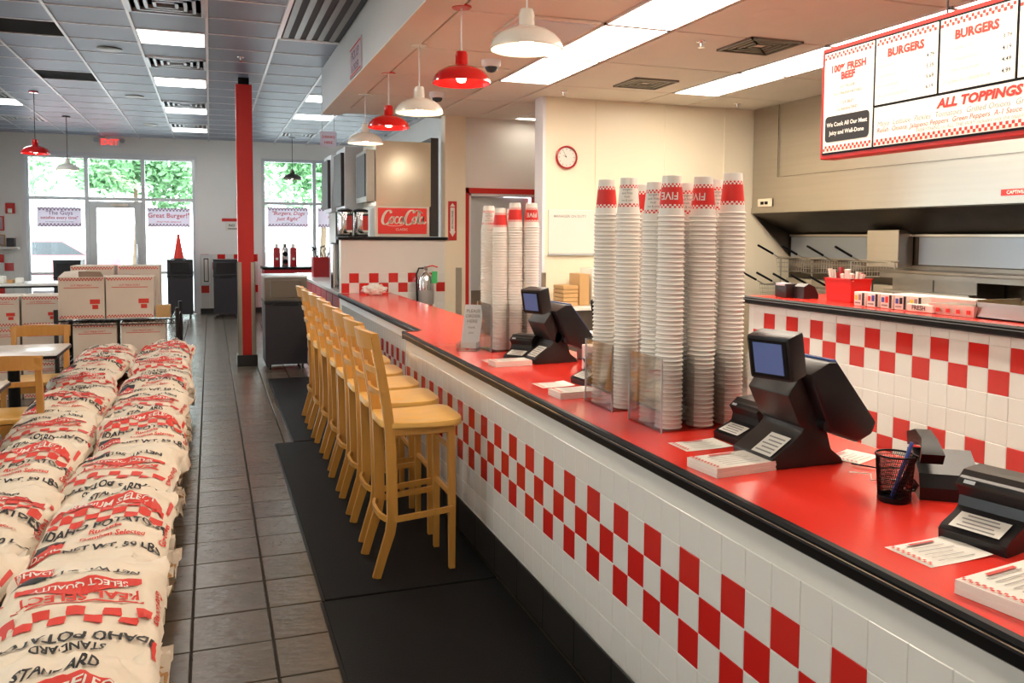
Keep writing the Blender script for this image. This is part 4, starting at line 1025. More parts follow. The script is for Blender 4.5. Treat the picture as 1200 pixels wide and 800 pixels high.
sheet(1.34, 3.04, radians(3), 'thin stack of paper menus left of the second cup holder', 8, .165, .11)
sheet(1.37, 3.875, radians(3), 'thin stack of paper menus in front of the far register', 8, .19, .10)
sheet(1.37, 4.03, radians(3), 'single sheet behind the menus at the far register', 1, .17, .10)
# tilted sign in an acrylic stand
sg = thing('counter_sign', 'tilted white sign card in a clear acrylic stand at the far cup holder', 'sign', (1.335, 4.45, ZT), radians(-32))
XS = RX(radians(-24))
G().box(-.052, .052, -.003, .0, .012, .265, 'trim', X=XS).make('sign_card', sg, at=False, smooth=False)
G().box(-.056, .056, -.0065, -.004, .005, .27, 'acrylic', X=XS).box(-.056, .056, -.06, .05, 0, .004, 'acrylic').box(-.056, .056, -.062, -.058, 0, .05, 'acrylic').box(-.056, -.053, -.06, .03, 0, .05, 'acrylic').box(.053, .056, -.06, .03, 0, .05, 'acrylic').make('stand', sg, at=False, smooth=False)
g = G(); F0 = XS @ Matrix(((1, 0, 0, 0), (0, 0, -1, -.0072), (0, 1, 0, 0), (0, 0, 0, 1)))
for k, (s_, z) in enumerate((('PLEASE', .225), ('ORDER', .195), ('HERE', .165), ('thank', .13), ('you', .10))): g.text(s_, .026 if k < 3 else .018, F0 @ T(0, z, 0), m='pgrey', bold=.01)
g.make('sign_lettering', sg, at=False, smooth=False)
# mesh pen cup and pens
pcup = thing('pen_cup', 'black wire-mesh pen cup on the red counter', 'pen cup', (1.535, 1.575, ZT))
G().lathe([(.036, 0), (.038, .003), (.038, .014), (.0365, .014), (.0365, .003), (.0001, .003)], 'black', None, 28).make('cup_base', pcup, at=False)
G().tube([(.044*cos(a*pi/14), .044*sin(a*pi/14), .112) for a in range(28)], .0028, 'black', 6, closed=True).make('rim', pcup, at=False)
g = G()
for a in range(60):
    th = 2*pi*a/60
    for d_ in (-1, 1): g.tube([((.037+.007*k/3)*cos(th+d_*.18*k), (.037+.007*k/3)*sin(th+d_*.18*k), .014+.098*k/3) for k in range(4)], .0007, 'black', 3)
for k in range(9): g.tube([((.037+.007*k/9)*cos(a*pi/12), (.037+.007*k/9)*sin(a*pi/12), .018+.0105*k) for a in range(24)], .0006, 'black', 3, closed=True)
g.make('mesh_wall', pcup, at=False, smooth=False)
for (dx, m_, l_) in ((.0, 'bluel', 'blue pen leaning in the mesh pen cup'), (.014, 'black', 'black marker leaning in the mesh pen cup')):
    tag(G().cyl((1.515+dx, 1.565, ZT+.006), (1.558+dx*.3, 1.548-dx*.6, ZT+.145-dx*2), .0045 if m_ == 'bluel' else .007, m_, 10).make('pen' if m_ == 'bluel' else 'marker', at=(1.515+dx, 1.565, ZT+.006)), l_, 'pen')
# desk phone / scanner unit
ph = thing('desk_phone', 'black desk phone with a coiled lead behind the mesh pen cup', 'phone', (1.70, 1.60, ZT), radians(-35))
G().prism([(-.09, 0), (.09, 0), (.09, .085), (.03, .10), (-.07, .06), (-.09, .03)], -.06, .075, 'plast', Matrix(((0, 0, 1, 0), (1, 0, 0, 0), (0, 1, 0, 0), (0, 0, 0, 1)))).make('phone_body', ph, at=False, ang=25)
G().tube([(-.035, -.09, .10), (-.035, -.05, .13), (-.035, .03, .135), (-.035, .09, .11)], [1.3, .9, .9, 1.3], 'black', sq=(.04, .026)).make('handset', ph, at=False)
G().tube([(-.09+.02*cos(k*.9), -.05-.002*k, .02+.016*sin(k*.9)+.0006*k) for k in range(40)], .0028, 'plast', 6).make('coiled_cord', ph, at=False)
tag(G().tube([(1.66, 1.86, ZT+.006), (1.70, 1.80, ZT+.005), (1.72, 1.74, ZT+.02), (1.69, 1.70, ZT+.005), (1.66, 1.66, ZT+.005)], .0022, 'black', 6).make('cable', at=(1.66, 1.86, ZT)), 'thin black cable behind the nearest register', 'cable')
tag(G().tube([(1.60, 1.80, ZT+.004), (1.64, 1.765, ZT+.004), (1.60, 1.72, ZT+.004), (1.67, 1.70, ZT+.004)], .0016, 'paper', 6).make('cable', at=(1.6, 1.8, ZT)), 'thin white wire curled on the counter behind the nearest register', 'cable')
g = G()   # crumpled clear bag at the far end
Rb = random.Random(2); bm = bmesh.new(); bmesh.ops.create_icosphere(bm, subdivisions=4, radius=1)
vs = []
for v in bm.verts:
    n_ = 1+.35*NZ.noise(v.co*2.2)+.25*NZ.noise(v.co*5); p = v.co*n_; vs.append((1.64+p.x*.12, 8.98+p.y*.08, max(ZT+.001, ZT+.055+p.z*.055)))
tag(G().add(vs, [tuple(a.index for a in f.verts) for f in bm.faces], 'paper').make('crumpled_bag', at=(1.64, 8.98, ZT), ang=12), 'crumpled white plastic bag on the far end of the red counter', 'bag'); bm.free()
for k, (x, y, h) in enumerate(((1.93, 3.95, .14), (1.80, 3.60, .12))):
    tag(G().box(x-.05-.1, x+.05-.1, y-.05, y+.05, ZT+.001, ZT+h, 'paper', b=.003).box(x-.152, x-.148+.104, y-.052, y-.049, ZT+.03, ZT+h-.03, 'pred').make('napkin_box', at=(x-.1, y, ZT)), 'small white and red box on the counter %s' % ('beside the far register' if k == 0 else 'behind the middle printer'), 'box')
# extinguisher on the half wall
ex = thing('fire_extinguisher', 'chrome fire extinguisher with a green tag hung on the tiled half wall', 'fire extinguisher', (2.24, 9.17, .72)); ex.scale = (1.12, 1.12, 1.1)
G().lathe([(.0001, 0), (.07, .004), (.08, .02), (.082, .30), (.07, .345), (.04, .37), (.022, .38), (.022, .40), (.0001, .40)], 'chrome', None, 28).make('cylinder', ex, at=False)
G().lathe([(.0825, .06), (.083, .061), (.083, .20), (.0825, .201)], 'pgrey', None, 28).make('instruction_label', ex, at=False)
G().box(-.02, .02, -.02, .02, .40, .44, 'chrome', b=.004).make('valve', ex, at=False)
G().tube([(0, 0, .43), (.07, -.01, .445), (.12, -.02, .43)], .007, 'pred', 8).make('handle', ex, at=False)
G().tube([(-.01, 0, .42), (-.07, -.02, .42), (-.095, -.02, .36), (-.09, -.03, .1), (-.085, -.03, .04)], .009, 'black', 8).make('hose', ex, at=False)
G().box(.045, .10, -.085, -.08, .27, .39, 'green', b=.002).make('tag', ex, at=False)
G().box(-.05, .05, .075, .10, .1, .34, 'black').make('bracket', ex, at=False)
asn = thing('extinguisher_sign', 'narrow red and white arrow sign on the cream pillar above the extinguisher', 'sign', (2.59, 9.29, 1.5))
G().box(2.535, 2.635, 9.294, 9.299, 1.49, 1.93, 'redp').make('sign_plate', asn, smooth=False)
g = G(); X = FY(2.585, 9.2925, 1.5); g.quad(-.026, .026, .09, .36, 'paper', X); g.add([(-.036, .09, .001), (0, .03, .001), (.036, .09, .001)], [(0, 1, 2)], 'paper', X); g.add([(-.03, .37, .001), (.03, .37, .001), (0, .41, .001)], [(0, 1, 2)], 'paper', X)
g.text('EXTINGUISHER', .03, X @ T(0, .225, .001) @ RZ(pi/2), m='pblk', bold=.01); g.make('arrow', asn, smooth=False)

# ================================================================== DRINKS STATION BEHIND THE HALF WALL
sd = thing('soda_dispenser', 'tall stainless soda dispenser with a red script sign panel', 'soda dispenser', (2.06, 9.75, 1.525))
G().box(1.76, 2.39, 9.52, 10.35, 1.87, 2.60, 'machine', b=.006).make('ice_bin', sd)
G().box(1.74, 2.37, 9.50, 10.3, 1.526, 1.87, 'cream', b=.004).make('lower_case', sd)
G().box(1.775, 2.335, 9.492, 9.50, 1.56, 1.85, 'cola').make('sign_panel', sd, smooth=False)
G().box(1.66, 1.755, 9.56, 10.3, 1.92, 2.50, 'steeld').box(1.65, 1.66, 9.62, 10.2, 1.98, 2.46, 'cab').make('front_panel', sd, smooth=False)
G().box(2.40, 2.49, 9.56, 10.3, 1.53, 2.66, 'cab').make('gap_shade', sd, smooth=False)  # dark sheet standing in for the shaded gap beside the machine
def script_logo(parent, X, w):
    g = G()
    def stroke(pts, wd, closed=False):
        P_ = []
        n = len(pts)
        for i in range(n-1):
            p0 = pts[max(i-1, 0)]; p1 = pts[i]; p2 = pts[i+1]; p3 = pts[min(i+2, n-1)]
            for k in range(6):
                t_ = k/6; P_.append(tuple(.5*((2*p1[a])+(-p0[a]+p2[a])*t_+(2*p0[a]-5*p1[a]+4*p2[a]-p3[a])*t_*t_+(-p0[a]+3*p1[a]-3*p2[a]+p3[a])*t_**3) for a in (0, 1)))
        P_.append(pts[-1]); vs = []
        for i, p in enumerate(P_):
            a = P_[max(i-1, 0)]; b = P_[min(i+1, len(P_)-1)]; d = Vector((b[0]-a[0], b[1]-a[1])); d.normalize()
            th = wd*(.35+.85*abs(d.y))*(1 if 0 < i < len(P_)-1 else .4); nrm = Vector((-d.y, d.x))*th/2
            vs += [((p[0]+nrm.x)*w, (p[1]+nrm.y)*w, .0015), ((p[0]-nrm.x)*w, (p[1]-nrm.y)*w, .0015)]
        g.add(vs, [(2*i, 2*i+1, 2*i+3, 2*i+2) for i in range(len(P_)-1)], 'cream', X)
    def C(x, s=1): stroke([(x+.20*s, .13*s), (x+.17*s, .19*s), (x+.09*s, .17*s), (x+.02*s, .06*s), (x+.0*s, -.06*s), (x+.05*s, -.12*s), (x+.13*s, -.09*s), (x+.19*s, -.02*s)], .05)
    def o(x): stroke([(x+.05, .06), (x+.0, .0), (x+.0, -.07), (x+.04, -.10), (x+.08, -.05), (x+.08, .02), (x+.05, .06), (x+.11, .05)], .032)
    def c(x): stroke([(x+.08, .03), (x+.05, .06), (x+.0, .0), (x+.0, -.07), (x+.04, -.10), (x+.10, -.05)], .032)
    def a(x): stroke([(x+.08, .03), (x+.05, .06), (x+.0, .0), (x+.0, -.07), (x+.03, -.10), (x+.07, -.03), (x+.09, .06)], .032); stroke([(x+.09, .06), (x+.075, -.06), (x+.10, -.10), (x+.14, -.05)], .032)
    C(-.46); o(-.29); c(-.175); a(-.07)
    stroke([(.035, -.02), (.085, -.01)], .03)
    C(.06, 1.05); o(.23); stroke([(.33, -.08), (.37, .02), (.40, .17), (.375, .18), (.355, .05), (.35, -.07), (.37, -.10), (.40, -.06)], .032); a(.40)
    stroke([(.26, .15), (.33, .20), (.40, .17), (.47, .14)], .03); stroke([(-.40, -.12), (-.25, -.155), (-.1, -.15), (.02, -.12)], .022)
    g.text('CLASSIC', .075*w, X @ T(-.02*w, -.235*w, 0), m='cream', h=.0015); g.make('script_logo', parent, smooth=False)
script_logo(sd, FY(2.055, 9.491, 1.725), .50)
for n, x in enumerate((1.44, 1.62)):
    u = thing('tea_urn', '%s tea urn with black lid on the half wall ledge' % ('left steel' if n == 0 else 'right steel'), 'urn', (x, 9.72, 1.526), 0, 'tea urns on the ledge')
    G().lathe([(.075, .02), (.08, .03), (.08, .27), (.076, .28)], 'chrome', None, 26).make('urn_body', u, at=False)
    G().lathe([(.07, 0), (.085, .004), (.08, .022), (.05, .03)], 'black', None, 26).lathe([(.05, .275), (.084, .28), (.084, .30), (.04, .315), (.0001, .316)], 'black', None, 26).make('urn_lid', u, at=False)
    g = G(); g.box(.01, .07, -.092, -.082, .07, .24, 'reddk' if n == 0 else 'redp')
    for a_ in range(6):
        for b_ in (0, 1): g.box(.01+a_*.01, .02+a_*.01, -.094, -.0921, .05+(a_+b_) % 2*.01+b_*.0, .06+(a_+b_) % 2*.01, 'paper'); g.box(.01+a_*.01, .02+a_*.01, -.094, -.0921, .235+(a_+b_) % 2*.01, .245+(a_+b_) % 2*.01, 'pblk')
    g.make('checked_sign', u, at=False, smooth=False)
ic = thing('ice_dispenser', 'dark fronted drink dispenser heads left of the stainless soda machine', 'dispenser', (1.5, 10.9, 1.3), 0)
for k, y in enumerate((10.5, 11.6)):
    G().box(1.56-k*.02, 2.3, y, y+.75, 1.85, 2.62, 'alu', b=.006).make('case', ic)
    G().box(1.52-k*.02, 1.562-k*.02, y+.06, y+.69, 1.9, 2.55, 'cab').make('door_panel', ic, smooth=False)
    G().box(1.60, 2.3, y+.03, y+.72, .92, 1.85, 'steeld').make('nozzle_tower', ic)
hs = thing('hanging_sign', 'small white hanging sign with red lettering beside the dispenser heads', 'sign', (1.50, 11.0, 2.6))
G().box(1.33, 1.53, 11.0, 11.015, 2.66, 2.85, 'banner').make('sign_board', hs, smooth=False)
g = G(); g.text('DRINKS', .045, FY(1.43, 10.999, 2.78), m='pred', bold=.02); g.text('HERE', .045, FY(1.43, 10.999, 2.71), m='pred', bold=.02); g.make('sign_lettering', hs, smooth=False)
G().box(1.35, 1.355, 11.005, 11.01, 2.85, ZD, 'pgrey').box(1.50, 1.505, 11.005, 11.01, 2.85, ZD, 'pgrey').make('hanger', hs, smooth=False)
# red cabinets
rc = thing('drinks_cabinet', 'red drinks cabinet with pale worktop running toward the shop window', 'cabinet', (1.75, 12.0, 0))
G().box(1.36, 2.3, 9.47, 14.6, .08, .87, 'reddk').box(1.40, 2.3, 9.47, 14.6, 0, .08, 'base').make('cabinet_body', rc, smooth=False)
for k in range(9):
    d_ = G().box(1.345, 1.36, 9.55+k*.56, 10.07+k*.56, .12, .66, 'reddk', b=.004).make('door', rc)
    G().tube([(1.345, 9.62+k*.56, .62), (1.33, 9.62+k*.56, .62), (1.33, 9.74+k*.56, .62), (1.345, 9.74+k*.56, .62)], .005, 'plast', 6).make('handle', rc)
    G().box(1.345, 1.36, 9.55+k*.56, 10.07+k*.56, .69, .85, 'reddk', b=.004).make('drawer', rc)
G().box(1.32, 2.3, 9.465, 14.65, .87, .91, 'table', b=.004).make('worktop', rc)
rb = thing('condiment_counter', 'red counter with black top under the right shop window', 'counter', (1.3, 16.6, 0))
G().box(.93, 2.3, 16.3, 17.0, .05, .90, 'reddk').make('cabinet_body', rb, smooth=False)
G().box(.90, 2.3, 16.27, 17.05, .90, .945, 'black', b=.008).make('worktop', rb)
for n, (x, m_) in enumerate(((1.17, 'reddk'), (1.32, 'chrome'), (1.47, 'reddk'))):
    nd = thing('napkin_dispenser', ['left dark red dispenser with white badge on the black counter', 'middle chrome dispenser with two round dials on the black counter', 'right dark red dispenser with white badge on the black counter'][n], 'dispenser', (x, 16.5, .945))
    G().box(-.058, .058, -.09, .09, 0, .36, m_, b=.012).make('dispenser_body', nd, at=False)
    F1 = Matrix(((1, 0, 0, 0), (0, 0, -1, -.092), (0, 1, 0, 0), (0, 0, 0, 1)))
    if n == 1:
        for z in (.1, .24): G().lathe([(.045, 0), (.045, .012), (.03, .014), (.028, .004), (.0001, .004)], 'black', F1 @ T(0, z, 0), 20).make('dial', nd, at=False)
    else: G().lathe([(.024, 0), (.024, .004), (.0001, .004)], 'paper', F1 @ T(0, .15, 0), 18).make('badge', nd, at=False)
    G().box(-.03, .03, -.03, .03, .36, .43, 'paper' if n != 1 else 'steeld').make('top_sign', nd, at=False)
ub = thing('utensil_caddy', 'red bin of straws and utensils on the pale worktop', 'caddy', (1.58, 13.1, .911))
G().prism([(-.13, -.13), (.13, -.13), (.13, .13), (-.13, .13)], 0, .30, 'reddk').make('caddy_body', ub, at=False, smooth=False)
Ru = random.Random(4)
for k in range(14):
    a, b = Ru.uniform(-.1, .1), Ru.uniform(-.1, .1); G().tube([(a, b, .28), (a+Ru.uniform(-.08, .08), b, .40), (a+Ru.uniform(-.16, .16), b, .47)], .008, Ru.choice(['black', 'paper', 'pgrey']), 6).make('utensil', ub, at=False)
tag(G().lathe([(.0001, 0), (.05, 0), (.05, .52), (.03, .54), (.0001, .54)], 'chrome', T(1.40, 10.3, .911), 22).make('lid_dispenser', at=(1.40, 10.3, .911)), 'upright chrome lid dispenser tube beside the half wall', 'dispenser')
for k in range(3): tag(G().box(1.40+k*.13, 1.50+k*.13, 9.9+k*.3, 10.1+k*.3, .911, .93, 'cab', b=.003).make('tray', at=(1.45+k*.13, 10+k*.3, .911)), 'dark drip tray on the pale worktop, %s from the camera' % NTH[k], 'tray', 'dark drip trays')

# ================================================================== BACK WALL SIGNS
def banner(x0, x1, z0, z1, lines, label):
    b_ = thing('window_banner', label, 'banner', ((x0+x1)/2, YB+.02, z0), 0, 'banners inside the shop windows')
    G().box(x0, x1, YB-.005, YB, z0, z1, 'banner').make('banner_sheet', b_, smooth=False)
    g = G(); X = FY((x0+x1)/2, YB-.0055, z0); w = x1-x0; h = z1-z0; c_ = .03; n = int(w/c_)
    for r in range(2):
        for k in range(n):
            if (k+r) % 2 == 0:
                for zz in (r*c_, h-(r+1)*c_): g.quad(-w/2+k*c_, -w/2+(k+1)*c_, zz, zz+c_, 'bannerd' if k < n else 'pred', X)
    for (s_, sz, z, m_, sh) in lines: g.text(s_, sz, X @ T(0, z*h, .0005), shear=sh, bold=.01, m=m_)
    g.make('banner_lettering', b_, smooth=False); return b_
banner(-2.98, -2.25, 1.67, 2.03, [('"The Guys', .105, .70, 'bannerd', 0), ('satisfies every time"', .078, .46, 'redp', 0), ('our burgers are cooked to order', .035, .26, 'pgrey', 0)], 'checked banner in the left entrance pane, two lines of lettering')
banner(-1.12, -.36, 1.68, 2.04, [('Great Burger!"', .125, .60, 'redp', 0), ('always fresh, always hot', .045, .28, 'redp', 0)], 'checked banner with large red lettering in the pane right of the entrance door')
banner(1.08, 1.87, 1.70, 2.09, [('"Burgers, Dogs', .105, .70, 'redp', .3), ('just Right"', .105, .42, 'redp', .3), ('hot off the grill', .04, .2, 'pgrey', .3)], 'checked banner with slanted red lettering in the right shop window')
banner(2.06, 2.95, 1.70, 2.09, [('Awesome', .12, .58, 'redp', 0), ('fries and shakes', .04, .28, 'pgrey', 0)], 'checked banner partly hidden by the tea urns in the right shop window')
es = thing('exit_sign', 'red EXIT sign with two emergency lamp heads above the entrance', 'exit sign', (-1.74, YB-.03, 3.15))
G().box(-1.90, -1.58, YB-.05, YB, 3.16, 3.33, 'trim', b=.006).make('sign_box', es)
g = G(); g.text('EXIT', .15, FY(-1.74, YB-.052, 3.245), m='exit_', bold=.02); g.make('exit_lettering', es, smooth=False)
for d in (-1, 1): G().lathe([(.03, 0), (.05, .05), (.045, .06), (.0001, .055)], 'alu', T(-1.74+d*.22, YB-.05, 3.26) @ RX(radians(70)), 16).make('lamp_head', es)
fa = thing('fire_alarm', 'small red fire alarm strobe left of the entrance', 'alarm', (-3.42, YB-.03, 1.98))
G().box(-3.48, -3.33, YB-.04, YB, 1.90, 2.09, 'redp', b=.006).make('alarm_body', fa)
G().box(-3.44, -3.37, YB-.06, YB-.04, 1.91, 1.99, 'whiteg', b=.006).make('strobe', fa)
for n, (x, z, w, h) in enumerate(((-3.86, 1.78, .2, .16), (-3.60, 1.72, .18, .26), (-3.84, 1.45, .24, .2), (-3.58, 1.42, .16, .2))):
    pf = thing('wall_picture', ['pale framed picture high at the left edge of the back wall', 'red-edged picture left of the fire alarm', 'pale picture in the lower left of the back wall', 'small brown-edged picture under the red-edged one'][n], 'picture', (x, YB-.02, z-h/2), 0)
    G().box(x-w/2, x+w/2, YB-.02, YB-.001, z-h/2, z+h/2, 'redp' if n == 1 else ('tan' if n == 3 else 'trim')).make('frame', pf, smooth=False)
    G().box(x-w/2+.02, x+w/2-.02, YB-.023, YB-.019, z-h/2+.02, z+h/2-.02, 'banner').make('print', pf, smooth=False)
lg = tag(G().box(-3.98, -3.26, YB-.22, YB-.013, 1.26, 1.30, 'table', b=.006).make('wall_ledge', at=(-3.6, YB-.1, 1.26)), 'pale ledge on top of the tiled wainscot at the left edge', 'ledge')
tag(G().box(-3.45, -3.32, YB-.18, YB-.06, 1.302, 1.46, 'bin', b=.005).make('small_canister', at=(-3.38, YB-.12, 1.302)), 'small dark canister on the pale ledge left of the entrance', 'canister')
nb = thing('wall_notice', 'red-topped white notice on the back wall left of the red column', 'notice', (.43, YB-.01, 1.6))
G().box(.22, .62, YB-.02, YB-.002, 1.80, 1.86, 'redp').box(.28, .58, YB-.012, YB-.002, 1.62, 1.78, 'paper').make('notice_board', nb, smooth=False)
g = G(); g.text('NO', .07, FY(.40, YB-.0125, 1.72), m='pblk', bold=.02); g.quad(-.1, .1, -.05, -.035, 'pblk', FY(.43, YB-.0125, 1.70)); g.make('notice_lettering', nb, smooth=False)
mm_ = thing('wall_poster', 'narrow pale framed poster board between the two right-hand charcoal bins', 'poster', (-.09, YB-.03, .6))
G().box(-.2, .03, YB-.035, YB-.013, .55, 1.15, 'alu').make('frame', mm_, smooth=False)
g = G().box(-.165, -.005, YB-.038, YB-.034, .6, 1.1, 'paper')
for (z0, z1) in ((.62, .64), (1.06, 1.08)): g.box(-.13, -.04, YB-.041, YB-.037, z0, z1, 'pblk')
g.box(-.13, -.115, YB-.041, YB-.037, .64, 1.06, 'pblk').box(-.055, -.04, YB-.041, YB-.037, .64, 1.06, 'pblk').make('poster_print', mm_, smooth=False)
# white serving table and baskets behind the left cartons
stb = thing('serving_table', 'white topped table with napkin bundles behind the left cartons', 'table', (-2.3, 10.8, 0))
G().box(-2.9, -1.25, 10.5, 11.1, .96, .99, 'table', b=.006).make('table_top', stb)
G().box(-2.9, -1.25, 10.49, 11.11, .945, .965, 'black').make('edge_band', stb, smooth=False)
for x in (-2.85, -1.35):
    for y in (10.55, 11.0): G().box(x, x+.05, y, y+.05, 0, .945, 'plast').make('leg', stb, smooth=False)
for k in range(5):
    x = -2.34+k*.085
    tag(G().box(x-.03, x+.03, 10.62, 10.74, .991, 1.03+.02*(k % 3), 'kraft' if k % 2 else 'paper', b=.006).make('paper_bundle', at=(x, 10.68, .991)), '%s paper bundle on the white table, %s from the left' % ('brown' if k % 2 else 'white', NTH[k]), 'paper bundle', 'paper bundles on the white table')
# bulkhead sign
bs = thing('pickup_sign', 'small white order and pick up sign on the grey bulkhead face', 'sign', (1.17, 7.24, 2.9))
G().box(1.168, 1.178, 6.95, 7.54, 2.89, 3.15, 'banner').make('sign_plate', bs, smooth=False)
g = G(); X = FX(1.1675, 7.245, 3.02)
g.text('PICK UP', .105, X @ T(0, .035, 0), m='bannerd', bold=.02); g.text('& ORDER', .085, X @ T(0, -.07, 0), m='bannerd', bold=.02); g.quad(-.28, .28, .10, .115, 'pred', X); g.quad(-.28, .28, -.122, -.108, 'pred', X); g.make('sign_lettering', bs, smooth=False)

# ================================================================== CLOCK, NOTICE BOARD, SERVICE SHELF
ck = thing('wall_clock', 'round red-rimmed clock on the cream kitchen wall', 'clock', (3.267, 7.645, 2.305))
Fc = FY(0, 0, 0)
G().lathe([(.105, 0), (.112, .006), (.112, .022), (.100, .030), (.094, .022)], 'reddk', Fc, 40, cap=False).make('rim', ck, at=False)
G().lathe([(.096, .004), (.096, .012)], 'whiteg', Fc, 40).make('dial', ck, at=False)
g = G()
for k in range(12): a = k*pi/6; g.add([(.083*sin(a)+u*cos(a)-w_*sin(a)*.0, .083*cos(a)-u*sin(a), .0135) for u, w_ in ((-.002, 0), (.002, 0))]+[(.070*sin(a)+.002*cos(a), .070*cos(a)-.002*sin(a), .0135), (.070*sin(a)-.002*cos(a), .070*cos(a)+.002*sin(a), .0135)], [(0, 1, 2, 3), (3, 2, 1, 0)], 'pblk', Fc)
g.make('hour_marks', ck, at=False, smooth=False)
for a, l_ in ((-1.05, .05), (-.55, .07)): G().add([(-.003*cos(a), .003*sin(a), .015), (.003*cos(a), -.003*sin(a), .015), (l_*sin(a)+.001, l_*cos(a), .015), (l_*sin(a)-.001, l_*cos(a), .015)], [(0, 1, 2, 3), (3, 2, 1, 0)], 'pblk', Fc).make('hand', ck, at=False, smooth=False)
wbd = thing('whiteboard', 'cream whiteboard with a printed heading under the clock', 'whiteboard', (3.33, 7.64, 1.37))
G().box(3.085, 3.575, 7.632, 7.649, 1.37, 1.80, 'whiteg', b=.003).make('board', wbd)
G().box(3.08, 3.58, 7.622, 7.64, 1.355, 1.372, 'alu').make('ledge', wbd, smooth=False)
g = G(); g.text('MANAGER ON DUTY', .036, FY(3.31, 7.631, 1.735), m='pgrey', bold=.01); g.make('heading', wbd, smooth=False)
ss = thing('service_shelf', 'white service shelf against the kitchen wall under the whiteboard', 'shelf', (3.6, 7.45, 0))
G().box(3.05, 4.6, 7.1, 7.63, .86, .895, 'whiteg', b=.004).make('shelf_top', ss)
G().box(3.08, 4.55, 7.15, 7.6, 0, .86, 'steeld').make('cabinet', ss, smooth=False)
for k in range(5): tag(G().box(3.085, 3.235, 7.25, 7.5, .896+k*.038, .930+k*.038, 'tan', b=.003).make('tray', at=(3.16, 7.37, .896+k*.038)), 'tan tray in the small stack on the service shelf, %s from the bottom' % NTH[k], 'tray', 'tan trays on the service shelf')
tag(G().box(3.25, 3.35, 7.25, 7.5, .896, 1.19, 'tan', b=.006).make('paper_bag', at=(3.3, 7.37, .896)), 'brown paper bag standing on the service shelf beside the trays', 'bag')
wbx = thing('dispenser_case', 'tall cream case at the right of the service shelf', 'case', (3.48, 7.4, .896))
G().box(3.38, 3.62, 7.25, 7.55, .896, 1.24, 'whiteg', b=.006).make('case_body', wbx); G().box(3.41, 3.59, 7.244, 7.25, .93, 1.2, 'kwall').make('case_door', wbx, smooth=False)

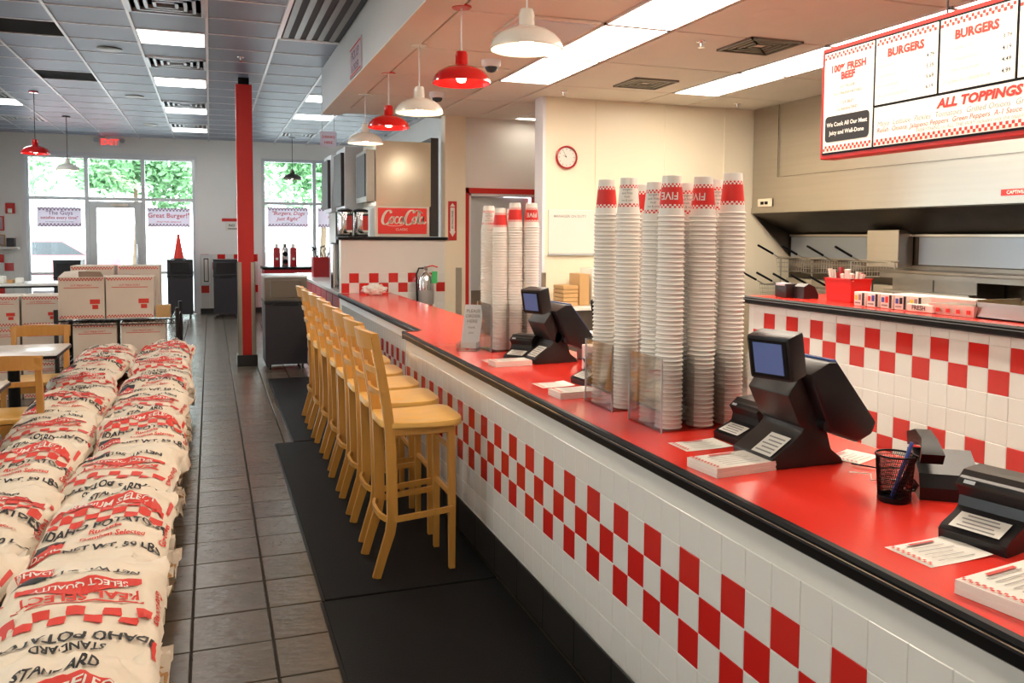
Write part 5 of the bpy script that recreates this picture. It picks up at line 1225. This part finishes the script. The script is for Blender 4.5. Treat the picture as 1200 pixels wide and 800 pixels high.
# ================================================================== MENU BOARD
mb = thing('menu_board', 'lit red-framed menu board hanging over the pass counter', 'menu board', (2.95, 2.3, 1.93))
ym0, ym1, zm0, zm1 = 1.15, 3.54, 1.93, 2.475
G().box(2.90, 2.99, ym0, ym1, zm0, zm1, 'redp', b=.004).make('frame', mb)
G().box(2.896, 2.90, ym0+.02, ym1-.02, zm0+.02, zm1-.02, 'black').make('backing', mb, smooth=False)
zh = 2.142
panels = [(3.51, 3.18, zm0+.03, zm1-.03, 0), (3.165, 2.815, zh+.006, zm1-.03, 1), (2.80, 2.445, zh+.006, zm1-.03, 2), (2.43, 2.05, zh+.006, zm1-.03, 3), (2.035, 1.62, zh+.006, zm1-.03, 3), (1.605, 1.2, zh+.006, zm1-.03, 3), (3.165, 1.2, zm0+.03, zh-.006, 4)]
for (ya, yb_, za, zb, kd) in panels:
    pn = G().box(2.892, 2.896, yb_, ya, za, zb, 'menu').make('menu_panel', mb, smooth=False)
    w = ya-yb_; h = zb-za; X = FX(2.8915, ya, za); g = G(); c_ = .0135
    def checks(z0):
        n = int(w/c_)
        for r in range(2):
            for k in range(n):
                if (k+r) % 2 == 0: g.quad(k*c_+(w-n*c_)/2, (k+1)*c_+(w-n*c_)/2, z0+r*c_, z0+(r+1)*c_, 'menut', X)
    if kd == 0:
        checks(h-.032); checks(.006)
        g.text('100% FRESH', .047, X @ T(w/2, h-.085, 0), m='menut', bold=.05, wx=.98); g.text('BEEF', .047, X @ T(w/2, h-.125, 0), m='menut', bold=.05)
        for k, s_ in enumerate(('NO FILLERS', 'NO PRESERVATIVES', 'USA BEEF', 'GUARANTEED')): g.text(s_, .022, X @ T(w/2, h-.175-(k*.032+(.012 if k > 1 else 0)), 0), m='menut')
        pl = []
        for (cx, cy, a0) in ((w-.035, .155, 0), (.035, .155, 90), (.035, .07, 180), (w-.035, .07, 270)):
            for q in range(5): a = radians(a0+q*22.5); pl.append((cx+.02*cos(a), cy+.02*sin(a), .0012))
        g.add(pl, [tuple(range(len(pl)))], 'brownp', X)
        g.text('We Cook All Our Meat', .028, X @ T(w/2, .132, .0008), m='menu', bold=.02); g.text('Juicy and Well-Done', .028, X @ T(w/2, .092, .0008), m='menu', bold=.02)
    elif kd in (1, 2, 3):
        checks(h-.032)
        g.text('BURGERS' if kd < 3 else 'FRIES', .05, X @ T(w/2, h-.075, 0), m='menut', bold=.05)
        its = (('HAMBURGER', '4.79'), ('CHEESEBURGER', '5.39'), ('BACON BURGER', '5.69'), ('BACON CHEESEBURGER', '6.19')) if kd == 1 else (('LITTLE HAMBURGER', '3.79'), ('LITTLE CHEESEBURGER', '4.19'), ('LITTLE BACON BURGER', '4.49'), ('LITTLE BACON CHEESEBURGER', '4.99')) if kd == 2 else (('REGULAR', '2.79'), ('LARGE', '4.49'), ('SODA', '1.99'), ('REFILLS', 'FREE'))
        for k, (a, b) in enumerate(its):
            z = h-.128-k*.044; g.text(a, .0195, X @ T(.015, z, 0), m='pgrey', align='LEFT', wx=.85); g.text(b, .024, X @ T(w-.035, z, 0), m='pblk', bold=.01)
    else:
        g.text('ALL TOPPINGS FREE', .052, X @ T(w*.32, h-.035, 0), m='menut', bold=.05, wx=1.15, shear=.2)
        g.text('Mayo  Lettuce  Pickles  Tomatoes  Grilled Onions  Grilled Mushrooms  Ketchup  Mustard', .034, X @ T(.02, h-.078, 0), m='pgrey', align='LEFT', shear=.2)
        g.text('Relish  Onions  Jalapeno Peppers  Green Peppers  A-1 Sauce  Bar-B-Q Sauce  Hot Sauce', .030, X @ T(.02, h-.107, 0), m='menut', align='LEFT', shear=.2)
        g.text('EVERYTHING or ALL THE WAY includes only the toppings in black', .022, X @ T(.25, h-.132, 0), m='pgrey', align='LEFT', shear=.2)
        checks(.004)
    g.make('menu_printing', pn, smooth=False)
for y in (1.7, 2.82): G().cyl((2.945, y, zm1), (2.945, y, ZK), .004, 'plast', 6).make('suspension_wire', mb)

# ================================================================== KITCHEN LINE
hd = thing('extractor_hood', 'long stainless extractor hood over the kitchen line', 'hood', (5.6, 5.0, 1.8))
ya, yb = -1.5, 7.63
F_hood = lambda poly, m, nm, y0=ya, y1=yb: G().prism(poly, y0, y1, m, Matrix(((1, 0, 0, 0), (0, 0, 1, 0), (0, 1, 0, 0), (0, 0, 0, 1)))).make(nm, hd, smooth=False)
F_hood([(5.40, 1.80), (5.40, 2.88), (5.895, 2.88), (5.895, 1.60)], 'steel', 'canopy')
F_hood([(5.392, 1.795), (5.392, 1.85), (5.40, 1.85), (5.40, 1.795)], 'steel', 'front_lip')
F_hood([(5.41, 1.785), (5.41, 1.799), (5.893, 1.60), (5.893, 1.58)], 'hoodin', 'filter_bank')
G().prism([(5.42, 1.79), (5.895, 1.79), (5.895, 1.34)], 7.625, 7.645, 'hoodin', Matrix(((1, 0, 0, 0), (0, 0, 1, 0), (0, 1, 0, 0), (0, 0, 0, 1)))).make('end_panel', hd, smooth=False)
for y in (7.2,): G().box(5.388, 5.392, y, y+.006, 2.15, 2.88, 'cab').make('seam', hd, smooth=False)
G().box(5.386, 5.392, ya, 7.2, 2.148, 2.152, 'steeld').make('seam', hd, smooth=False)
G().box(5.375, 5.392, 7.28, 7.50, 1.86, 1.94, 'kwall').make('switch_plate', hd, smooth=False)
G().box(5.365, 5.376, 7.33, 7.37, 1.88, 1.91, 'black').box(5.365, 5.376, 7.40, 7.44, 1.88, 1.91, 'black').make('switch', hd, smooth=False)
hl = G().box(5.385, 5.391, 4.35, 4.62, 1.85, 1.895, 'redp').make('warning_label', hd, smooth=False)
g = G(); g.text('CAPTIVEAIRE', .035, FX(5.384, 4.47, 1.872), m='paper', bold=.02); g.make('label_lettering', hl, smooth=False)
# stainless back panels on the rear wall
wr = bpy.data.objects['wall_right']
for k, (a, b) in enumerate(((6.3, 7.6), (4.2, 5.85), (2.2, 4.17))):
    G().box(5.885, 5.899, a, b, 1.31, 1.55, 'bluesteel').make('back_panel', wr, at=False, smooth=False)
G().box(5.86, 5.9, 1.5, 7.6, 1.555, 1.575, 'steel').make('wall_rail', wr, at=False, smooth=False)
G().box(5.87, 5.9, 1.5, 7.6, 1.24, 1.30, 'steeld').make('wall_rail', wr, at=False, smooth=False)
bxs = thing('control_box', 'plain stainless box standing proud of the rear kitchen wall', 'box', (5.8, 6.1, 1.3)); G().box(5.72, 5.89, 5.92, 6.30, 1.28, 1.615, 'steel', b=.004).make('box_shell', bxs)
gs = thing('grill_shelf', 'stainless shelf over the grill backsplash', 'shelf', (5.75, 4.5, 1.2))
G().box(5.55, 5.89, 2.0, 5.95, 1.235, 1.27, 'steeld', b=.006).make('shelf_board', gs)
G().box(5.55, 5.565, 2.0, 5.95, 1.20, 1.24, 'steeld').make('shelf_lip', gs, smooth=False)
gb = thing('warming_unit', 'stainless warming unit with a narrow mid ledge under the grill shelf', 'kitchen unit', (5.7, 5.3, 0))
G().box(5.60, 5.89, 4.98, 5.85, .3, 1.22, 'steeld', b=.004).make('unit_back', gb)
G().box(5.52, 5.60, 4.98, 5.88, 1.075, 1.10, 'steel', b=.004).make('ledge', gb)
for y in (5.40,): G().box(5.592, 5.6, y, y+.012, .9, 1.21, 'steeld').make('seam', gb, smooth=False)
gr = thing('griddle', 'dark stainless griddle at the right of the kitchen line', 'griddle', (5.5, 3.9, 0))
G().box(5.1, 5.85, 2.0, 4.9, .2, .93, 'steeld', b=.006).make('griddle_body', gr)
G().box(5.08, 5.87, 2.0, 4.92, .93, .97, 'hoodin', b=.004).make('griddle_plate', gr)
fy = []
def fryer(y, lab):
    f_ = thing('deep_fryer', lab, 'fryer', (5.45, y, 0), 0, 'stainless deep fryers')
    G().box(-.3, .3, -.2, .2, .05, .90, 'steel', b=.006).make('fryer_body', f_, at=False)
    G().box(-.28, .22, -.18, .18, .901, .905, 'hoodin').make('oil_well', f_, at=False, smooth=False)
    G().box(.3, .40, -.2, .2, .05, 1.12, 'steel', b=.006).make('back_splash', f_, at=False)
    for s_ in (-.15, .15): G().cyl((-.22, s_, 0), (-.22, s_, .06), .02, 'chrome', 10).cyl((.25, s_, 0), (.25, s_, .06), .02, 'chrome', 10).make('foot', f_, at=False)
    return f_
f0 = fryer(7.3, 'stainless deep fryer against the clock wall')
for k in range(3): dup(f0, (5.45, 6.88-.42*k, 0), 'stainless deep fryer, %s from the clock wall' % ['second', 'third', 'fourth'][k])
def basket(loc, rz, label):
    b_ = thing('fry_basket', label, 'fry basket', loc, rz, 'fry baskets hanging over the fryers')
    g = G(); w, d, h = .075, .13, .13
    for z in (0, .045, .09, .13):
        s_ = .9+.1*z/.13; r_ = .0016 if z < .12 else .004
        g.tube([(-d*s_, -w*s_, z), (d*s_, -w*s_, z), (d*s_, w*s_, z), (-d*s_, w*s_, z)], r_, 'wire', 4, closed=True)
    for k in range(9):
        x = -d+2*d*k/8
        g.tube([(x, -w, h), (x*.9, -w*.9, 0), (x*.9, w*.9, 0), (x, w, h)], .0014, 'wire', 3)
    for k in range(5):
        y = -w+2*w*k/4
        g.tube([(-d, y, h), (-d*.9, y*.9, 0), (d*.9, y*.9, 0), (d, y, h)], .0014, 'wire', 3)
    g.make('wire_cage', b_, at=False, smooth=False)
    G().tube([(-d, -.02, h), (-d-.09, 0, h+.045), (-d-.12, 0, h+.06)], .004, 'wire', 5).tube([(-d, .02, h), (-d-.09, 0, h+.045)], .004, 'wire', 5).make('neck', b_, at=False)
    G().tube([(-d-.10, 0, h+.05), (-d-.28, 0, h+.135)], .011, 'black', 8).make('handle', b_, at=False)
    return b_
bk = basket((5.55, 7.15, 1.20), 0, 'fry basket with black handle, first of the upper row from the clock wall')
for k in range(1, 4): dup(bk, (5.55, 7.15-k*.37, 1.20), 'fry basket with black handle, %s of the upper row from the clock wall' % NTH[k])
for k in range(6): dup(bk, (5.50, 7.35-k*.26, .93), 'fry basket with black handle, %s of the lower row from the clock wall' % NTH[k])
hr = thing('basket_rail', 'stainless rail behind the fryers that carries the hanging baskets', 'rail', (5.75, 6.5, 1.3)); G().tube([(5.72, 5.9, 1.335), (5.72, 7.6, 1.335)], .008, 'steel', 8).make('rail_bar', hr)
for y in (5.95, 6.5, 7.05, 7.55): G().tube([(5.72, y, .92), (5.72, y, 1.335)], .008, 'steel', 8).make('rail_post', hr)
# things on the pass counter
Z2 = 1.191
kp = thing('kitchen_printer', 'black ticket printer at the left end of the pass counter', 'printer', (3.20, 4.10, Z2)); kp.scale = (.68, .68, .68)
G().box(-.09, .06, -.02, .14, 0, .12, 'brownp', b=.012).make('printer_body', kp, at=False); G().box(-.095, -.02, -.0, .12, .10, .125, 'alu', b=.006).make('printer_lid', kp, at=False)
G().prism([(-.02, 0), (.13, 0), (.13, .03), (.09, .10), (.03, .125), (-.02, .10)], -.16, -.03, 'brownp', Matrix(((1, 0, 0, 0), (0, 0, 1, 0), (0, 1, 0, 0), (0, 0, 0, 1)))).make('paper_cover', kp, at=False)
rbn = thing('utensil_bin', 'bright red plastic bin of wrapped utensils on the pass counter', 'bin', (3.31, 3.78, Z2))
g = G(); a_, b_ = .07, .105
for s0, s1, z0, z1 in ((.88, 1, 0, .125),):
    vs = [(sx*a_*s, sy*b_*s, z) for s, z in ((s0, z0), (s1, z1)) for sx, sy in ((-1, -1), (1, -1), (1, 1), (-1, 1))]
    g.add(vs, [(3, 2, 1, 0), (0, 1, 5, 4), (1, 2, 6, 5), (2, 3, 7, 6), (3, 0, 4, 7)], 'redp')
g.box(-.076, .076, -.112, -.10, .12, .128, 'redp').box(-.076, .076, .10, .112, .12, .128, 'redp').box(-.076, -.064, -.112, .112, .12, .128, 'redp').box(.064, .076, -.112, .112, .12, .128, 'redp'); g.make('bin_shell', rbn, at=False, smooth=False)
for k in range(16):
    a, b = Ru.uniform(-.05, .05), Ru.uniform(-.09, .09); l_ = Ru.uniform(.05, .085)
    tag(G().tube([(3.31+a, 3.78+b, Z2+.03), (3.31+a*1.2, 3.78+b*1.15, Z2+.10), (3.31+a*1.5, 3.78+b*1.3, Z2+.10+l_)], [.6, 1, 1.3], 'paper' if k % 4 else 'reddk', sq=(.016, .012)).make('wrapped_utensil', at=(3.31+a, 3.78+b, Z2+.03)), 'wrapped utensils standing in the bright red bin on the pass counter', 'utensil', 'wrapped utensils in the red bin')
for k in range(5):
    y = 3.50-k*.088; x = 3.17+k*.004
    sb_ = thing('seasoning_box', 'small white seasoning box on the pass counter, %s from the left' % NTH[k], 'box', (x, y, Z2), 0, 'seasoning boxes on the pass counter')
    G().box(-.03, .03, -.038, .038, 0, .072, 'paper', b=.002).make('box_shell', sb_, at=False)
    g = G(); X = Matrix(((0, 0, -1, -.0305), (-1, 0, 0, 0), (0, 1, 0, 0), (0, 0, 0, 1)))
    g.quad(.02, .036, .004, .068, 'pblk', X); g.quad(-.03, -.012, .03, .055, ['yellow', 'pred', 'bluel', 'bluel', 'yellow'][k], X); g.quad(-.03, .01, .012, .02, 'pgrey', X); g.quad(-.005, .014, .03, .06, ['pgrey', 'bluel', 'pred', 'pblk', 'pgrey'][k], X)
    g.make('box_print', sb_, at=False, smooth=False)
wt = thing('wrap_box', 'long white foil wrap box with black lettering on the pass counter', 'box', (3.42, 3.22, Z2))
G().box(-.06, .06, -.33, .28, 0, .06, 'paper', b=.003).make('box_shell', wt, at=False)
tb_ = thing('topping_tray', 'white tray with black lettering at the middle of the pass counter', 'tray', (3.19, 3.11, Z2))
G().box(-.05, .05, -.08, .075, 0, .038, 'paper', b=.004).make('tray_body', tb_, at=False)
g = G(); g.text('FRESH', .03, Matrix(((0, 0, -1, -.051), (-1, 0, 0, 0), (0, 1, 0, .02), (0, 0, 0, 1))), m='pblk', bold=.02); g.make('tray_lettering', tb_, at=False, smooth=False)
for k in range(7):
    bo = thing('paper_boat', 'red and white paper food boat on the pass counter, %s from the left' % NTH[k], 'food boat', (3.21+.02*(k % 2), 3.02-k*.028, Z2), 0, 'paper food boats')
    g = G(); vs = [(-.05, -.03, 0), (.05, -.03, 0), (.05, .03, 0), (-.05, .03, 0), (-.065, -.045, .05), (.065, -.045, .05), (.065, .045, .05), (-.065, .045, .05)]
    g.add(vs, [(0, 1, 5, 4), (1, 2, 6, 5), (2, 3, 7, 6), (3, 0, 4, 7), (3, 2, 1, 0)], 'paper'); g.box(-.062, -.059, -.02, -.002, .012, .03, 'pred'); g.make('boat_shell', bo, at=False, smooth=False)
fp = thing('fries_pan', 'stainless pan heaped with cut fries at the right of the pass counter', 'pan', (3.30, 2.62, Z2))
G().box(-.13, .13, -.22, .20, 0, .006, 'steel').box(-.13, -.124, -.22, .20, 0, .07, 'steel').box(.124, .13, -.22, .20, 0, .07, 'steel').box(-.13, .13, .194, .20, 0, .08, 'steel').box(-.13, .13, -.22, -.214, 0, .07, 'steel').box(-.12, .12, -.2, .05, .006, .045, 'fries').make('pan_body', fp, at=False, smooth=False)
g = G()
for k in range(420):
    x, y = Ru.uniform(-.11, .11), Ru.uniform(-.205, .12); z = .045+.055*max(0, 1-(y+.08)**2/.02)*max(0, 1-x*x/.018)*Ru.uniform(.5, 1); X = T(x, y, z) @ Matrix.Rotation(Ru.uniform(0, 6.3), 4, 'Z') @ RY(Ru.uniform(-.5, .5))
    g.box(-.03, .03, -.0042, .0042, -.0042, .0042, 'fries', X=X)
tag(g.make('cut_fries', at=(3.30, 2.62, Z2+.05), smooth=False, kind='stuff'), 'heap of pale cut fries in the stainless pan', 'fries')
for o in list(bpy.data.meshes):
    if o.users == 0: bpy.data.meshes.remove(o)
